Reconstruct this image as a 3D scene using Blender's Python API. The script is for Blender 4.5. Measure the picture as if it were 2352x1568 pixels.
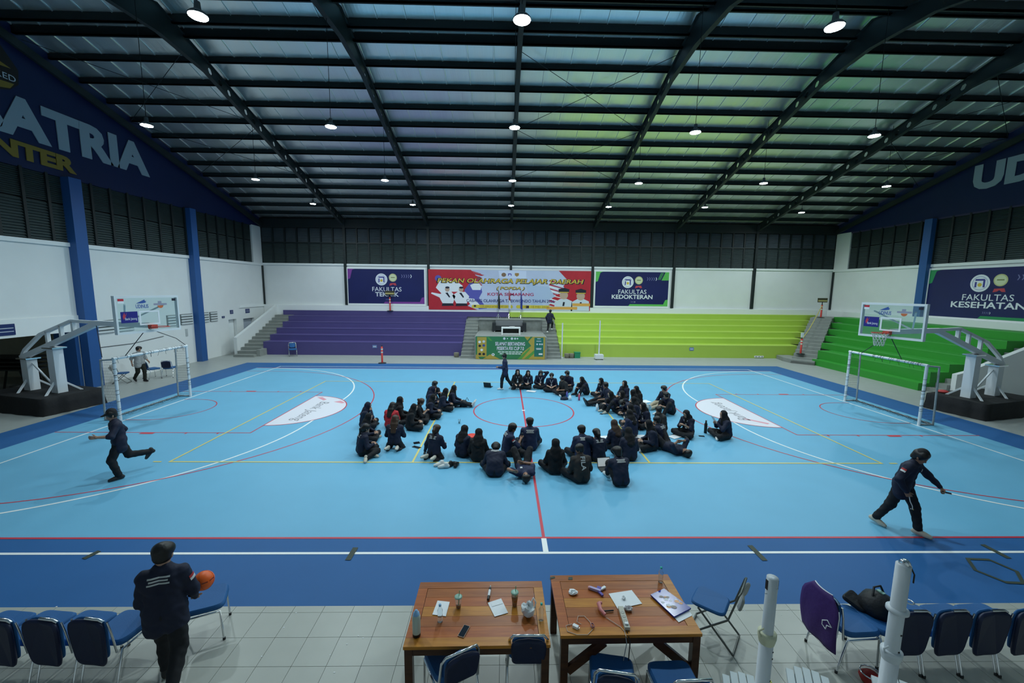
import bpy, math, random
import numpy as np
from mathutils import Vector, Matrix
for o in list(bpy.data.objects): bpy.data.objects.remove(o)
S = bpy.context.scene
COL = S.collection
W, H = 2352, 1568
# ------------------------------------------------------------------ camera
F, CX, CY, CZ, YAW, PIT, ROL = 945.9, -0.7291, -14.4179, 4.3488, -0.0198, -0.1267, 0.0107
def cam_axes():
    cy, sy, cp, sp = math.cos(YAW), math.sin(YAW), math.cos(PIT), math.sin(PIT)
    f = Vector((-sy*cp, cy*cp, sp)); r0 = Vector((cy, sy, 0)); u0 = r0.cross(f)
    cr, sr = math.cos(ROL), math.sin(ROL)
    return cr*r0+sr*u0, -sr*r0+cr*u0, f
CR, CU, CF = cam_axes()
cd = bpy.data.cameras.new('camera'); co = bpy.data.objects.new('camera', cd); COL.objects.link(co)
cd.sensor_width = 36.0; cd.lens = F/W*36.0; cd.clip_start = .05; cd.clip_end = 200
co.matrix_world = Matrix(((CR.x, CU.x, -CF.x, CX), (CR.y, CU.y, -CF.y, CY), (CR.z, CU.z, -CF.z, CZ), (0, 0, 0, 1)))
S.camera = co
# ------------------------------------------------------------------ world, exposure
w = bpy.data.worlds.new('night'); S.world = w; w.use_nodes = True
w.node_tree.nodes['Background'].inputs[0].default_value = (.02, .03, .05, 1)
w.node_tree.nodes['Background'].inputs[1].default_value = .3
S.view_settings.view_transform = 'Standard'; S.view_settings.look = 'None'
S.view_settings.exposure = EXPO = 0.0; S.view_settings.gamma = 1.0; S.view_settings.use_curve_mapping = False
LAMP_W = 790.0
LAMP_COL = (.80, .96, 1.0)
# ------------------------------------------------------------------ helpers
def ray(u, v): return CF + CR*((u-W/2)/F) - CU*((v-H/2)/F)
def px(u, v, X=None, Y=None, Z=0.0):
    d = ray(u, v)
    t = (X-CX)/d.x if X is not None else (Y-CY)/d.y if Y is not None else (Z-CZ)/d.z
    return Vector((CX+d.x*t, CY+d.y*t, CZ+d.z*t))
MATS = {}
def mat(name, col, rough=.55, metal=0.0, var=0.0, vscale=6.0, bump=0.0, bscale=40.0, emit=None, es=0.0, trans=0.0, ior=1.45, alpha=1.0, spec=.5, coat=0.0):
    if name in MATS: return MATS[name]
    m = bpy.data.materials.new(name); m.use_nodes = True; MATS[name] = m
    nt = m.node_tree; b = nt.nodes['Principled BSDF']
    c = (*col, 1.0)
    b.inputs['Base Color'].default_value = c; b.inputs['Roughness'].default_value = rough
    b.inputs['Metallic'].default_value = metal; b.inputs['IOR'].default_value = ior
    b.inputs['Specular IOR Level'].default_value = spec; b.inputs['Coat Weight'].default_value = coat
    if trans: b.inputs['Transmission Weight'].default_value = trans
    if alpha < 1: b.inputs['Alpha'].default_value = alpha
    if emit: b.inputs['Emission Color'].default_value = (*emit, 1); b.inputs['Emission Strength'].default_value = es
    if var or bump:
        tc = nt.nodes.new('ShaderNodeTexCoord')
    if var:
        n = nt.nodes.new('ShaderNodeTexNoise'); n.inputs['Scale'].default_value = vscale; n.inputs['Detail'].default_value = 5
        nt.links.new(tc.outputs['Object'], n.inputs['Vector'])
        mx = nt.nodes.new('ShaderNodeMix'); mx.data_type = 'RGBA'
        mx.inputs[6].default_value = (*[max(0, x*(1-var)) for x in col], 1); mx.inputs[7].default_value = (*[min(1, x*(1+var)) for x in col], 1)
        nt.links.new(n.outputs['Fac'], mx.inputs[0]); nt.links.new(mx.outputs[2], b.inputs['Base Color'])
    if bump:
        n2 = nt.nodes.new('ShaderNodeTexNoise'); n2.inputs['Scale'].default_value = bscale
        nt.links.new(tc.outputs['Object'], n2.inputs['Vector'])
        bp = nt.nodes.new('ShaderNodeBump'); bp.inputs['Strength'].default_value = bump; bp.inputs['Distance'].default_value = .02
        nt.links.new(n2.outputs['Fac'], bp.inputs['Height']); nt.links.new(bp.outputs['Normal'], b.inputs['Normal'])
    return m
def tag(o, label=None, cat=None, group=None, kind=None):
    if label: o['label'] = label
    if cat: o['category'] = cat
    if group: o['group'] = group
    if kind: o['kind'] = kind
    return o
def empty(name, loc=(0, 0, 0), rz=0.0, label=None, cat=None, group=None, kind=None):
    o = bpy.data.objects.new(name, None); COL.objects.link(o); o.empty_display_size = .1
    o.location = loc; o.rotation_euler = (0, 0, rz)
    return tag(o, label, cat, group, kind)
def obj(name, me, parent=None, loc=None, rz=None):
    o = bpy.data.objects.new(name, me); COL.objects.link(o)
    if parent: o.parent = parent
    if loc is not None: o.location = loc
    if rz is not None: o.rotation_euler = (0, 0, rz)
    return o
def kids(o): return [c for c in bpy.data.objects if c.parent == o]
def copy_tree(o, parent=None):
    c = o.copy(); COL.objects.link(c); c.parent = parent
    for ch in kids(o): copy_tree(ch, c)
    return c
class MB:
    """collects simple solids into one mesh"""
    def __init__(s): s.v = []; s.f = []; s.m = []; s.sm = []
    def add(s, vs, fs, mi=0, smooth=False):
        n = len(s.v); s.v += [tuple(p) for p in vs]
        for f in fs: s.f.append(tuple(i+n for i in f)); s.m.append(mi); s.sm.append(smooth)
        return s
    def hexa(s, p, mi=0):   # 8 points: bottom 4 ccw, top 4 ccw
        return s.add(p, [(3, 2, 1, 0), (4, 5, 6, 7), (0, 1, 5, 4), (1, 2, 6, 5), (2, 3, 7, 6), (3, 0, 4, 7)], mi)
    def box(s, x0, x1, y0, y1, z0, z1, mi=0):
        return s.hexa([(x0, y0, z0), (x1, y0, z0), (x1, y1, z0), (x0, y1, z0), (x0, y0, z1), (x1, y0, z1), (x1, y1, z1), (x0, y1, z1)], mi)
    def obox(s, c, ax, ay, az, hx, hy, hz, mi=0):
        c = Vector(c); ax = Vector(ax).normalized()*hx; ay = Vector(ay).normalized()*hy; az = Vector(az).normalized()*hz
        return s.hexa([c-ax-ay-az, c+ax-ay-az, c+ax+ay-az, c-ax+ay-az, c-ax-ay+az, c+ax-ay+az, c+ax+ay+az, c-ax+ay+az], mi)
    def bar(s, a, b, wx, wz=None, mi=0, up=(0, 0, 1)):
        a = Vector(a); b = Vector(b); d = (b-a); L = d.length; d.normalize()
        up = Vector(up); x = d.cross(up)
        if x.length < 1e-4: x = d.cross(Vector((1, 0, 0)))
        x.normalize(); z = x.cross(d)
        return s.obox((a+b)/2, d, x, z, L/2, wx/2, (wz or wx)/2, mi)
    def tube(s, pts, r, n=8, mi=0, closed=False, caps=True, smooth=True):
        pts = [Vector(p) for p in pts]; N = len(pts)
        rs = r if isinstance(r, (list, tuple)) else [r]*N
        vs = []; pr = None
        for i, p in enumerate(pts):
            if closed: d = pts[(i+1) % N]-pts[i-1]
            else: d = pts[min(i+1, N-1)]-pts[max(i-1, 0)]
            if d.length < 1e-9: d = Vector((0, 0, 1))
            d.normalize()
            if pr is None:
                q = Vector((0, 0, 1)) if abs(d.z) < .9 else Vector((1, 0, 0))
                x = d.cross(q)
            else:
                x = pr - d*pr.dot(d)
                if x.length < 1e-6: x = d.orthogonal()
            x.normalize(); pr = x; y = d.cross(x)
            for k in range(n):
                a = 2*math.pi*k/n
                vs.append(p+x*(rs[i]*math.cos(a))+y*(rs[i]*math.sin(a)))
        fs = []
        for i in range(N if closed else N-1):
            j = (i+1) % N
            for k in range(n):
                l = (k+1) % n
                fs.append((i*n+k, i*n+l, j*n+l, j*n+k))
        s.add(vs, fs, mi, smooth)
        if caps and not closed:
            s.add(vs[:n], [tuple(range(n))[::-1]], mi); s.add(vs[-n:], [tuple(range(n))], mi)
        return s
    def lathe(s, prof, c=(0, 0, 0), n=16, mi=0, axis=None, smooth=True):
        c = Vector(c); vs = []
        R = Matrix.Identity(3) if axis is None else Vector((0, 0, 1)).rotation_difference(Vector(axis)).to_matrix()
        for r, z in prof:
            for k in range(n):
                a = 2*math.pi*k/n
                vs.append(c+R@Vector((r*math.cos(a), r*math.sin(a), z)))
        fs = [(i*n+k, i*n+(k+1) % n, (i+1)*n+(k+1) % n, (i+1)*n+k) for i in range(len(prof)-1) for k in range(n)]
        s.add(vs, fs, mi, smooth)
        if prof[0][0] > 1e-5: s.add(vs[:n], [tuple(range(n))[::-1]], mi)
        if prof[-1][0] > 1e-5: s.add(vs[-n:], [tuple(range(n))], mi)
        return s
    def prism(s, poly, o, ax, ay, th, mi=0):
        """2d polygon extruded by th along ax x ay"""
        o = Vector(o); ax = Vector(ax); ay = Vector(ay); nz = ax.cross(ay).normalized()
        b = [o+ax*x+ay*y for x, y in poly]; n = len(b)
        ar = sum(poly[i][0]*poly[(i+1) % n][1]-poly[(i+1) % n][0]*poly[i][1] for i in range(n))
        if ar < 0: b = b[::-1]
        t = [p+nz*th for p in b]
        s.add(b+t, [tuple(range(n))[::-1], tuple(range(n, 2*n))]+[(i, (i+1) % n, n+(i+1) % n, n+i) for i in range(n)], mi)
        return s
    def mesh(s, name, mats):
        me = bpy.data.meshes.new(name); me.from_pydata(s.v, [], s.f)
        for m in (mats if isinstance(mats, (list, tuple)) else [mats]): me.materials.append(m)
        me.polygons.foreach_set('material_index', s.m); me.polygons.foreach_set('use_smooth', s.sm)
        me.update(); return me
    def build(s, name, mats, parent=None, loc=None, rz=None): return obj(name, s.mesh(name, mats), parent, loc, rz)
def text(name, s, w, h, mt, parent, o, ax, ay, th=.004, bold=0.0, shear=0.0, anchor='c'):
    """lettering fitted to a w x h box; o = box centre ('c') or left-bottom corner ('l'); returns a mesh object"""
    cu = bpy.data.curves.new('t', 'FONT'); cu.body = s; cu.extrude = .02; cu.offset = bold; cu.shear = shear; cu.resolution_u = 3
    to = bpy.data.objects.new('t', cu); COL.objects.link(to)
    me = bpy.data.meshes.new_from_object(to); bpy.data.objects.remove(to); bpy.data.curves.remove(cu)
    n = len(me.vertices); a = np.empty(n*3); me.vertices.foreach_get('co', a); a = a.reshape(-1, 3)
    lo, hi = a.min(0), a.max(0)
    if w is None: w = (hi[0]-lo[0])*h/(hi[1]-lo[1])
    q = (a-lo)/(hi-lo+1e-9)
    ax = np.array(ax, float); ay = np.array(ay, float); nz = np.cross(ax, ay); o = np.array(o, float)
    if anchor == 'c': o = o-ax*w/2-ay*h/2
    p = o+q[:, :1]*w*ax+q[:, 1:2]*h*ay+(q[:, 2:3])*th*nz
    me.vertices.foreach_set('co', p.ravel()); me.materials.clear(); me.materials.append(mt); me.name = name; me.update()
    return obj(name, me, parent)
def flat(name, poly, mt, parent, o, ax, ay, th=.003): return MB().prism(poly, o, ax, ay, th).build(name, mt, parent)
def disc(r, n=24, cx=0, cy=0, ry=None): return [(cx+r*math.cos(2*math.pi*k/n), cy+(ry or r)*math.sin(2*math.pi*k/n)) for k in range(n)]
# ------------------------------------------------------------------ materials
LIGHTBLUE = mat('court_light_blue', (.145, .42, .62), .45, var=.06, vscale=1.2, spec=.35)
DARKBLUE = mat('court_dark_blue', (.026, .118, .315), .5, var=.08, vscale=1.2, spec=.2)
GREYFLOOR = mat('grey_floor', (.36, .38, .36), .42, var=.10, vscale=2.5)
TILE = mat('grey_tile', (.40, .41, .37), .35, var=.08, vscale=3)
GROUT = mat('tile_grout', (.20, .21, .20), .8)
LWHITE = mat('line_white', (.86, .88, .86), .4)
LRED = mat('line_red', (.55, .035, .06), .4)
LYELLOW = mat('line_yellow', (.72, .60, .16), .4)
WALLW = mat('white_wall_paint', (.76, .78, .77), .6, var=.05, vscale=1.2)
PANELW = mat('white_panel_trim', (.82, .84, .83), .5)
DARKSTEEL = mat('dark_green_steel', (.012, .019, .020), .5, var=.1)
LOUV = mat('louver_slat', (.055, .075, .075), .5, var=.2, vscale=3)
BLUESTEEL = mat('blue_column_paint', (.025, .10, .30), .45)
GABLE = mat('gable_blue', (.006, .016, .075), .5, var=.15, vscale=.6)
PURPLE = mat('purple_paint', (.085, .068, .22), .5, var=.08, vscale=1)
LIME = mat('lime_paint', (.43, .60, .085), .5, var=.06, vscale=1)
GREEN = mat('green_paint', (.035, .30, .035), .5, var=.06, vscale=1)
CONC = mat('grey_concrete', (.27, .285, .265), .6, var=.14, vscale=4)
BLACKM = mat('black', (.006, .006, .007), .5)
CHROME = mat('chrome', (.75, .76, .78), .18, 1.0)
WHITESTEEL = mat('white_steel', (.72, .75, .78), .4)
NAVYP = mat('print_navy', (.012, .016, .10), .4, var=.35, vscale=.5)
GOLD = mat('print_gold', (.70, .50, .06), .45)
REDP = mat('print_red', (.48, .02, .035), .45, var=.2, vscale=2)
WHITEP = mat('print_white', (.80, .82, .86), .45)
DARKP = mat('print_dark', (.012, .014, .03), .5)
# ================================================================== STRUCTURE
def foil():
    m = bpy.data.materials.new('roof_foil'); m.use_nodes = True; nt = m.node_tree; b = nt.nodes['Principled BSDF']
    b.inputs['Metallic'].default_value = .85; b.inputs['Base Color'].default_value = (.84, .88, .87, 1)
    tc = nt.nodes.new('ShaderNodeTexCoord'); mp = nt.nodes.new('ShaderNodeMapping'); mp.inputs['Scale'].default_value = (9, .5, .5)
    n = nt.nodes.new('ShaderNodeTexNoise'); n.inputs['Scale'].default_value = 1; n.inputs['Detail'].default_value = 6
    nt.links.new(tc.outputs['Object'], mp.inputs[0]); nt.links.new(mp.outputs[0], n.inputs['Vector'])
    r = nt.nodes.new('ShaderNodeMapRange'); r.inputs[3].default_value = .22; r.inputs[4].default_value = .46
    nt.links.new(n.outputs['Fac'], r.inputs[0]); nt.links.new(r.outputs[0], b.inputs['Roughness'])
    bp = nt.nodes.new('ShaderNodeBump'); bp.inputs['Strength'].default_value = .25; bp.inputs['Distance'].default_value = .03
    nt.links.new(n.outputs['Fac'], bp.inputs['Height']); nt.links.new(bp.outputs['Normal'], b.inputs['Normal'])
    return m
FOIL = foil()
XL, XR, YB, YF = -18.45, 24.0, 16.5, -16.0
BAY = (XR-XL)/7
RIDGE = .75; SL = .285
def zr(y): return 13.40-SL*abs(y-RIDGE)-SL*RIDGE     # underside of rafters
# ---- floor
floor = tag(MB().box(XL-8, XR+.6, YF-1, YB+.6, -.2, 0).build('floor', GREYFLOOR), kind='structure')
def patch(name, x0, x1, y0, y1, z, m): return MB().box(x0, x1, y0, y1, z-.002, z).build(name, m, floor)
patch('court_border', -15.45, 15.35, -9.22, 9.15, .003, DARKBLUE)
patch('court_surface', -14.0, 13.95, -7.66, 7.62, .005, LIGHTBLUE)
LZ = [.0065]
def strip(pts, wd, m, name='court_line', closed=False):
    LZ[0] += .0001; z = LZ[0]; P = [Vector((x, y, 0)) for x, y in pts]; n = len(P); L = []; R = []
    for i in range(n):
        a = P[i-1] if (i or closed) else P[i]; b = P[(i+1) % n] if (i < n-1 or closed) else P[i]
        d1 = (P[i]-a); d2 = (b-P[i])
        d1 = d1.normalized() if d1.length else d2.normalized(); d2 = d2.normalized() if d2.length else d1
        t = (d1+d2).normalized(); nn = Vector((-t.y, t.x, 0)); k = wd/2/max(.35, nn.dot(Vector((-d1.y, d1.x, 0))))
        L.append(P[i]+nn*k); R.append(P[i]-nn*k)
    mb = MB(); vs = [(p.x, p.y, z) for p in L]+[(p.x, p.y, z) for p in R]
    mb.add(vs, [(n+i, n+(i+1) % n, (i+1) % n, i) for i in range(n if closed else n-1)])
    return mb.build(name, m, floor)
def arc(cx, cy, r, a0, a1, n=40): return [(cx+r*math.cos(math.radians(a0+(a1-a0)*k/n)), cy+r*math.sin(math.radians(a0+(a1-a0)*k/n))) for k in range(n+1)]
BL, BW = 12.98, 8.08
strip([(-BL, -BW), (BL, -BW), (BL, BW), (-BL, BW)], .055, LWHITE, 'futsal_boundary', True)  # white outline of the futsal court; basketball is marked in red
strip([(-14, -7.66), (13.95, -7.66)], .05, LRED); strip([(-14, 7.62), (13.95, 7.62)], .05, LRED)
strip([(0, -7.66), (0, 7.62)], .055, LRED, 'centre_line')
strip([(0, -8.08), (0, -7.68)], .09, LWHITE)
strip([(-.06, .02), (.06, .02)], .09, LWHITE, 'centre_spot')
strip(arc(0, 0, 1.79, 0, 360, 64)[:-1], .045, LRED, 'centre_circle', True)
for s in (-1, 1):
    bx = s*BL; hc = s*12.43
    # white six metre area
    strip([(bx, 7.5)]+[(bx-s*6.0*math.sin(math.radians(t)), 1.5+6.0*math.cos(math.radians(t))) for t in range(3, 91, 3)]+[(bx-s*6.0*math.sin(math.radians(t)), -1.5+6.0*math.cos(math.radians(t))) for t in range(90, 178, 3)]+[(bx, -7.5)], .055, LWHITE, 'goal_area_line')
    # red three point line
    strip([(s*13.98, 6.72), (s*12.4, 6.72)]+[(s*12.4-s*6.72*math.sin(math.radians(t)), 6.72*math.cos(math.radians(t))) for t in range(4, 178, 4)]+[(s*12.4, -6.72), (s*13.98, -6.72)], .04, LRED, 'three_point_line')
    # key
    strip([(s*14.0, 2.48), (s*8.28, 2.48), (s*8.28, -2.42), (s*14.0, -2.42)], .04, LRED, 'key_line')
    for yy, q in ((2.48, 1), (-2.42, -1)):
        for d in (1.9, 3.87, 4.8):
            strip([(s*(14-d)-.025, yy+q*.06), (s*(14-d)+.025, yy+q*.06)], .1, LRED, 'key_mark')
        strip([(s*11.25-.2, yy+q*.07), (s*11.25+.2, yy+q*.07)], .12, LRED, 'key_block')
    strip([(s*13.0, 1.25)]+[(hc-s*1.25*math.sin(math.radians(t)), 1.25*math.cos(math.radians(t))) for t in range(0, 181, 6)]+[(s*13.0, -1.25)], .035, LRED, 'no_charge_arc')
    # advertising half disc
    c = s*8.28; poly = [(c-s*1.8*math.sin(math.radians(t)), .05+1.8*math.cos(math.radians(t))) for t in range(0, 181, 5)]
    if s > 0: poly = poly[::-1]
    LZ[0] += .0001
    half = MB().add([(x, y, LZ[0]) for x, y in poly], [tuple(range(len(poly)))[::-1] if s < 0 else tuple(range(len(poly)))[::-1]]).build('free_throw_half_disc', mat('ad_white', (.74, .73, .80), .4), floor)
    strip(poly+[], .04, LRED, 'half_disc_line', True)
    inkm = mat('ad_grey_ink', (.25, .25, .28), .5); redm = mat('ad_faded_red', (.72, .30, .36), .5)
    ax = Vector((0, -1, 0)) if s < 0 else Vector((0, 1, 0)); ay = Vector((1, 0, 0)) if s < 0 else Vector((-1, 0, 0))
    # words run along the free throw line
    cx = c-s*.72
    if s < 0: text('court_lettering', 'Bank Jateng', 2.3, .48, inkm, floor, (cx, -.15, LZ[0]+.001), (0, -1, 0), (1, 0, 0), .0005, bold=.0, shear=.25)
    else: text('court_lettering', 'Bank Jateng', 2.3, .48, inkm, floor, (cx, .1, LZ[0]+.001), (0, 1, 0), (-1, 0, 0), .0005, shear=.25)
    if s < 0:
        flat('court_logo_stroke', [(0, 0), (.18, .05), (.5, -.30), (.42, -.42)], redm, floor, (-8.1, 1.62, LZ[0]+.001), (1, 0, 0), (0, 1, 0), .0005)
        flat('court_logo_stroke', [(0, 0), (.2, .16), (.46, -.10), (.4, -.2)], redm, floor, (-7.2, 1.0, LZ[0]+.001), (1, 0, 0), (0, 1, 0), .0005)
    else:
        flat('court_logo_stroke', [(0, 0), (.16, -.02), (.62, -.5), (.5, -.58)], redm, floor, (7.5, -.85, LZ[0]+.001), (1, 0, 0), (0, 1, 0), .0005)
# volleyball
strip([(-9, -4.5), (9, -4.5), (9, 4.5), (-9, 4.5)], .05, LYELLOW, 'volleyball_boundary', True)
for s in (-1, 1):
    strip([(s*3, -4.5), (s*3, 4.5)], .05, LYELLOW, 'attack_line')
    strip([(s*9.2, -4.5), (s*9.4, -4.5)], .05, LYELLOW)
# tape marks on the near border
TAPE = mat('dark_tape', (.03, .045, .03), .6)
for a, b in (((192, 1284), (229, 1266)), ((799, 1287), (817, 1258)), ((1722, 1253), (1757, 1288)), ((2256, 1251), (2318, 1283))):
    p, q = px(*a), px(*b); strip([(p.x, p.y), (q.x, q.y)], .09, TAPE, 'tape_mark')
hx = [px(*q) for q in ((2222, 1284), (2272, 1286), (2335, 1313), (2350, 1340), (2310, 1338), (2240, 1310))]
strip([(p.x, p.y) for p in hx], .05, TAPE, 'tape_outline', True)
# ---- tiles of the near walkway
grout = MB().box(-9.2, 9.2, -11.4, -9.225, .0, .003).build('tile_bed', GROUT, floor)
tm = MB().box(-.1975, .1975, -.1975, .1975, 0, .008).mesh('tile', TILE)
tc_ = MB().box(-.1975, .1975, -.055, .055, 0, .008).mesh('cut_tile', TILE)
for ix in range(-17, 19):
    x = -.55+ix*.4
    obj('cut_tile', tc_, floor, (x, -9.2825, .003))
    for jy in range(5): obj('tile', tm, floor, (x, -9.54-jy*.4, .003))
# ---- walls
def wallbox(name, boxes, m, parent=None, kind=True):
    mb = MB()
    for b in boxes: mb.box(*b)
    o = mb.build(name, m, parent)
    if kind and not parent: o['kind'] = 'structure'
    return o
wb = wallbox('wall_back', [(XL-.3, XR+.3, YB, YB+.3, 0, 6.0)], WALLW)
wl = wallbox('wall_left', [(XL-.3, XL, 3.0, 12.35, 0, 6.0), (XL-.3, XL, 12.35, 13.15, 2.2, 6.0), (XL-.3, XL, 13.15, 13.85, 0, 6.0), (XL-.3, XL, 13.85, 15.1, 2.15, 6.0), (XL-.3, XL, 15.1, YB, 0, 6),
                           (XL-.3, XL, -6, 3.0, 2.42, 6.0), (XL-.3, XL, YF, -6, 0, 6.0)], WALLW)
wr = wallbox('wall_right', [(XR, XR+.3, YF, YB, 0, 6.0)], WALLW)
wf = wallbox('wall_front', [(XL-.3, XR+.3, YF-.3, YF, 0, 9.0)], WALLW)
# projecting lower band of the left wall and white caps along the wall tops
wallbox('ledge', [(XL-.02, XL+.05, -6, 3.0, 2.42, 3.08), (XL-.02, XL+.06, 13.5, YB, 2.9, 3.05)], PANELW, wl)
wallbox('wall_cap', [(XL, XL+.07, YF, YB-.02, 5.86, 6.02)], PANELW, wl)
wallbox('wall_cap', [(XL+.02, XR-.02, YB-.07, YB, 5.92, 6.05)], PANELW, wb)
wallbox('wall_cap', [(XR-.07, XR, YF, YB-.02, 5.86, 6.02)], PANELW, wr)
wallbox('wall_base_ledge', [(XL+.02, XR-.02, YB-.17, YB, 0, 3.02)], PANELW, wb)
wallbox('wall_base_ledge', [(XR-.33, XR, 1.5, YB-.18, 0, 2.98)], PANELW, wr)
# dark louvre walls above, blue gables
wallbox('backing', [(XL-.3, XR+.3, YB+.1, YB+.3, 6.0, 9.3)], BLACKM, wb)
wallbox('backing', [(XL-.3, XL-.1, YF, YB, 6.0, 8.6)], BLACKM, wl)
wallbox('backing', [(XR+.1, XR+.3, YF, YB, 6.0, 8.6)], BLACKM, wr)
def louver(wd, ht, n):
    mb = MB()
    for k in range(n):
        z = ht*k/n; d = ht/n
        mb.add([(0, -.02, z+.005), (wd, -.02, z+.005), (wd, .05, z+d), (0, .05, z+d), (0, -.02, z+.012), (wd, -.02, z+.012)], [(0, 1, 2, 3), (0, 4, 5, 1)])
    mb.box(0, wd, .052, .06, 0, ht)
    return mb.mesh('louver_panel', LOUV)
pw = BAY/7
lo1, lo2 = louver(pw-.10, 1.45, 14), louver(pw-.16, 1.0, 9)
glm = mat('louver_glass', (.09, .11, .125), .25, var=.35, vscale=1.5)
lo3 = lo2.copy(); lo3.materials.clear(); lo3.materials.append(glm)
def frames(wall, n, fx):
    for k in range(n):
        fx(k, lo1, 6.04, .05); fx(k, lo3, 7.58, .08)
for k in range(49):
    x = XL+k*pw
    obj('louver_panel', lo1, wb, (x+.05, YB, 6.05)); obj('louver_panel', lo3, wb, (x+.08, YB, 7.58))
for k in range(50): MB().box(-.05, .05, -.04, .06, 6.0, 8.7).build('mullion', DARKSTEEL, wb, (XL+k*pw, YB, 0)) if k == 0 else None
mul = [c for c in kids(wb) if c.name.startswith('mullion')][0].data
for k in range(1, 50): obj('mullion', mul, wb, (XL+k*pw, YB, 0))
wallbox('louver_rail', [(XL, XR, YB-.05, YB+.06, 7.49, 7.58)], DARKSTEEL, wb)
wallbox('eave_beam', [(XL, XR, YB-.12, YB+.2, 8.6, 9.2)], DARKSTEEL, wb)
mul2 = MB().box(-.06, .06, -.05, .05, 6.0, 8.62).mesh('mullion', DARKSTEEL)
mul2w = MB().box(-.06, .06, -.05, .05, 6.0, 8.62).mesh('mullion', DARKSTEEL)
for wall, xx, ry, y0 in ((wl, XL, math.pi/2, 0.0), (wr, XR, -math.pi/2, 0.0)):
    for k in range(18):
        y = 15.35-k*.86
        if wall is wl:
            a = obj('louver_panel', lo1, wall, (xx, y-.81, 6.05), math.pi/2); b = obj('louver_panel', lo1, wall, (xx, y-.81, 7.55), math.pi/2); b.scale = (1, 1, .72)
        else:
            a = obj('louver_panel', lo1, wall, (xx, y-.05, 6.05), -math.pi/2); b = obj('louver_panel', lo1, wall, (xx, y-.05, 7.55), -math.pi/2); b.scale = (1, 1, .72)
        obj('mullion', mul2, wall, (xx, y-.86, 0))
wallbox('corner_panel', [(XL-.06, XL+.06, 15.38, YB-.05, 6.02, 8.62)], WALLW, wl)
wallbox('corner_panel', [(XR-.06, XR+.06, 15.2, YB-.05, 6.0, 8.62)], WALLW, wr)
def gable(name, x0, x1, par):
    ys = [YB, RIDGE, YF]; mb = MB()
    pts = [(YF, 8.58), (YB, 8.58), (YB, zr(YB)+.55), (RIDGE, zr(RIDGE)+.65), (YF, zr(YF)+.55)]
    mb.prism([(a, b) for a, b in pts], (x0, 0, 0), (0, 1, 0), (0, 0, 1), x1-x0)
    return mb.build(name, GABLE, par)
gable('gable_cladding', XL-.15, XL+.03, wl); gable('gable_cladding', XR-.03, XR+.15, wr)
wallbox('gable_rail', [(XR-.05, XR, YF, YB, 8.54, 8.62)], mat('gable_rail', (.05, .04, .10), .5), wr)
# columns
BCOL = [XL+BAY*k for k in range(8)]
for k, x in enumerate(BCOL[1:7]):
    MB().box(x-.09, x+.09, YB-.16, YB+.05, 3.05 if k != 2 else 5.7, 9.2).build('column', DARKSTEEL, wb)
for x in (XL+.06, XR-.06): MB().box(x-.03, x+.03, YB-.14, YB-.01, 3.05, 5.86).build('corner_post', DARKSTEEL, wb)
for y, wd in ((9.6, .44), (3.25, .50), (-3.1, .5)): MB().box(XL-.02, XL+.32, y-wd/2, y+wd/2, 0, 8.6).build('column', BLUESTEEL, wl)
for y in (9.55, 3.3, -3): MB().box(XR-.32, XR, y-.22, y+.22, 0, 8.6).build('column', BLUESTEEL, wr)
MB().box(XL-.9, XL-.05, 2.85, 3.2, 0, 2.42).build('recess_pillar', BLUESTEEL, wl)
# ---- ceiling
ceil = empty('ceiling', kind='structure')
sheet_n = 42
def sheet(x0, x1, ya, yb, name='roof_panel'):
    mb = MB(); za, zb = zr(ya)+.68, zr(yb)+.68
    prof = [(0, 0), (.03, .0), (.045, -.035), (.075, -.035), (.09, 0), ((x1-x0), 0)]
    vs = [(x0+p, ya, za+q) for p, q in prof]+[(x0+p, yb, zb+q) for p, q in prof]; n = len(prof)
    mb.add(vs, [(i, n+i, n+i+1, i+1) for i in range(n-1)])
    mb.add([(x0, ya, za+.05), (x1, ya, za+.05), (x1, yb, zb+.05), (x0, yb, zb+.05)], [(0, 1, 2, 3)])
    return mb.mesh(name, FOIL)
sw = (XR-XL)/sheet_n
s1, s2 = sheet(0, sw, RIDGE, YB+.3), sheet(0, sw, YF-.3, RIDGE)
for k in range(sheet_n):
    obj('roof_panel', s1, ceil, (XL+k*sw, 0, 0)); obj('roof_panel', s2, ceil, (XL+k*sw, 0, 0))
def purlin(y, h=.20, wd=.075, extra=0):
    z = zr(y)+.46-extra; return MB().box(XL, XR, y-wd/2, y+wd/2, z, z+h+extra).box(XL, XR, y-wd/2, y+wd*1.1, z, z+.02).build('purlin', DARKSTEEL, ceil)
PUR = [3.10+1.14*k for k in range(12)]
for y in PUR: purlin(y)
purlin(1.95, .22, .10, .06); purlin(1.42, .22, .10, .06); purlin(.08, .22, .10, .06); purlin(-.45, .22, .10, .06)
for k in range(13): purlin(-1.6-1.14*k)
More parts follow.
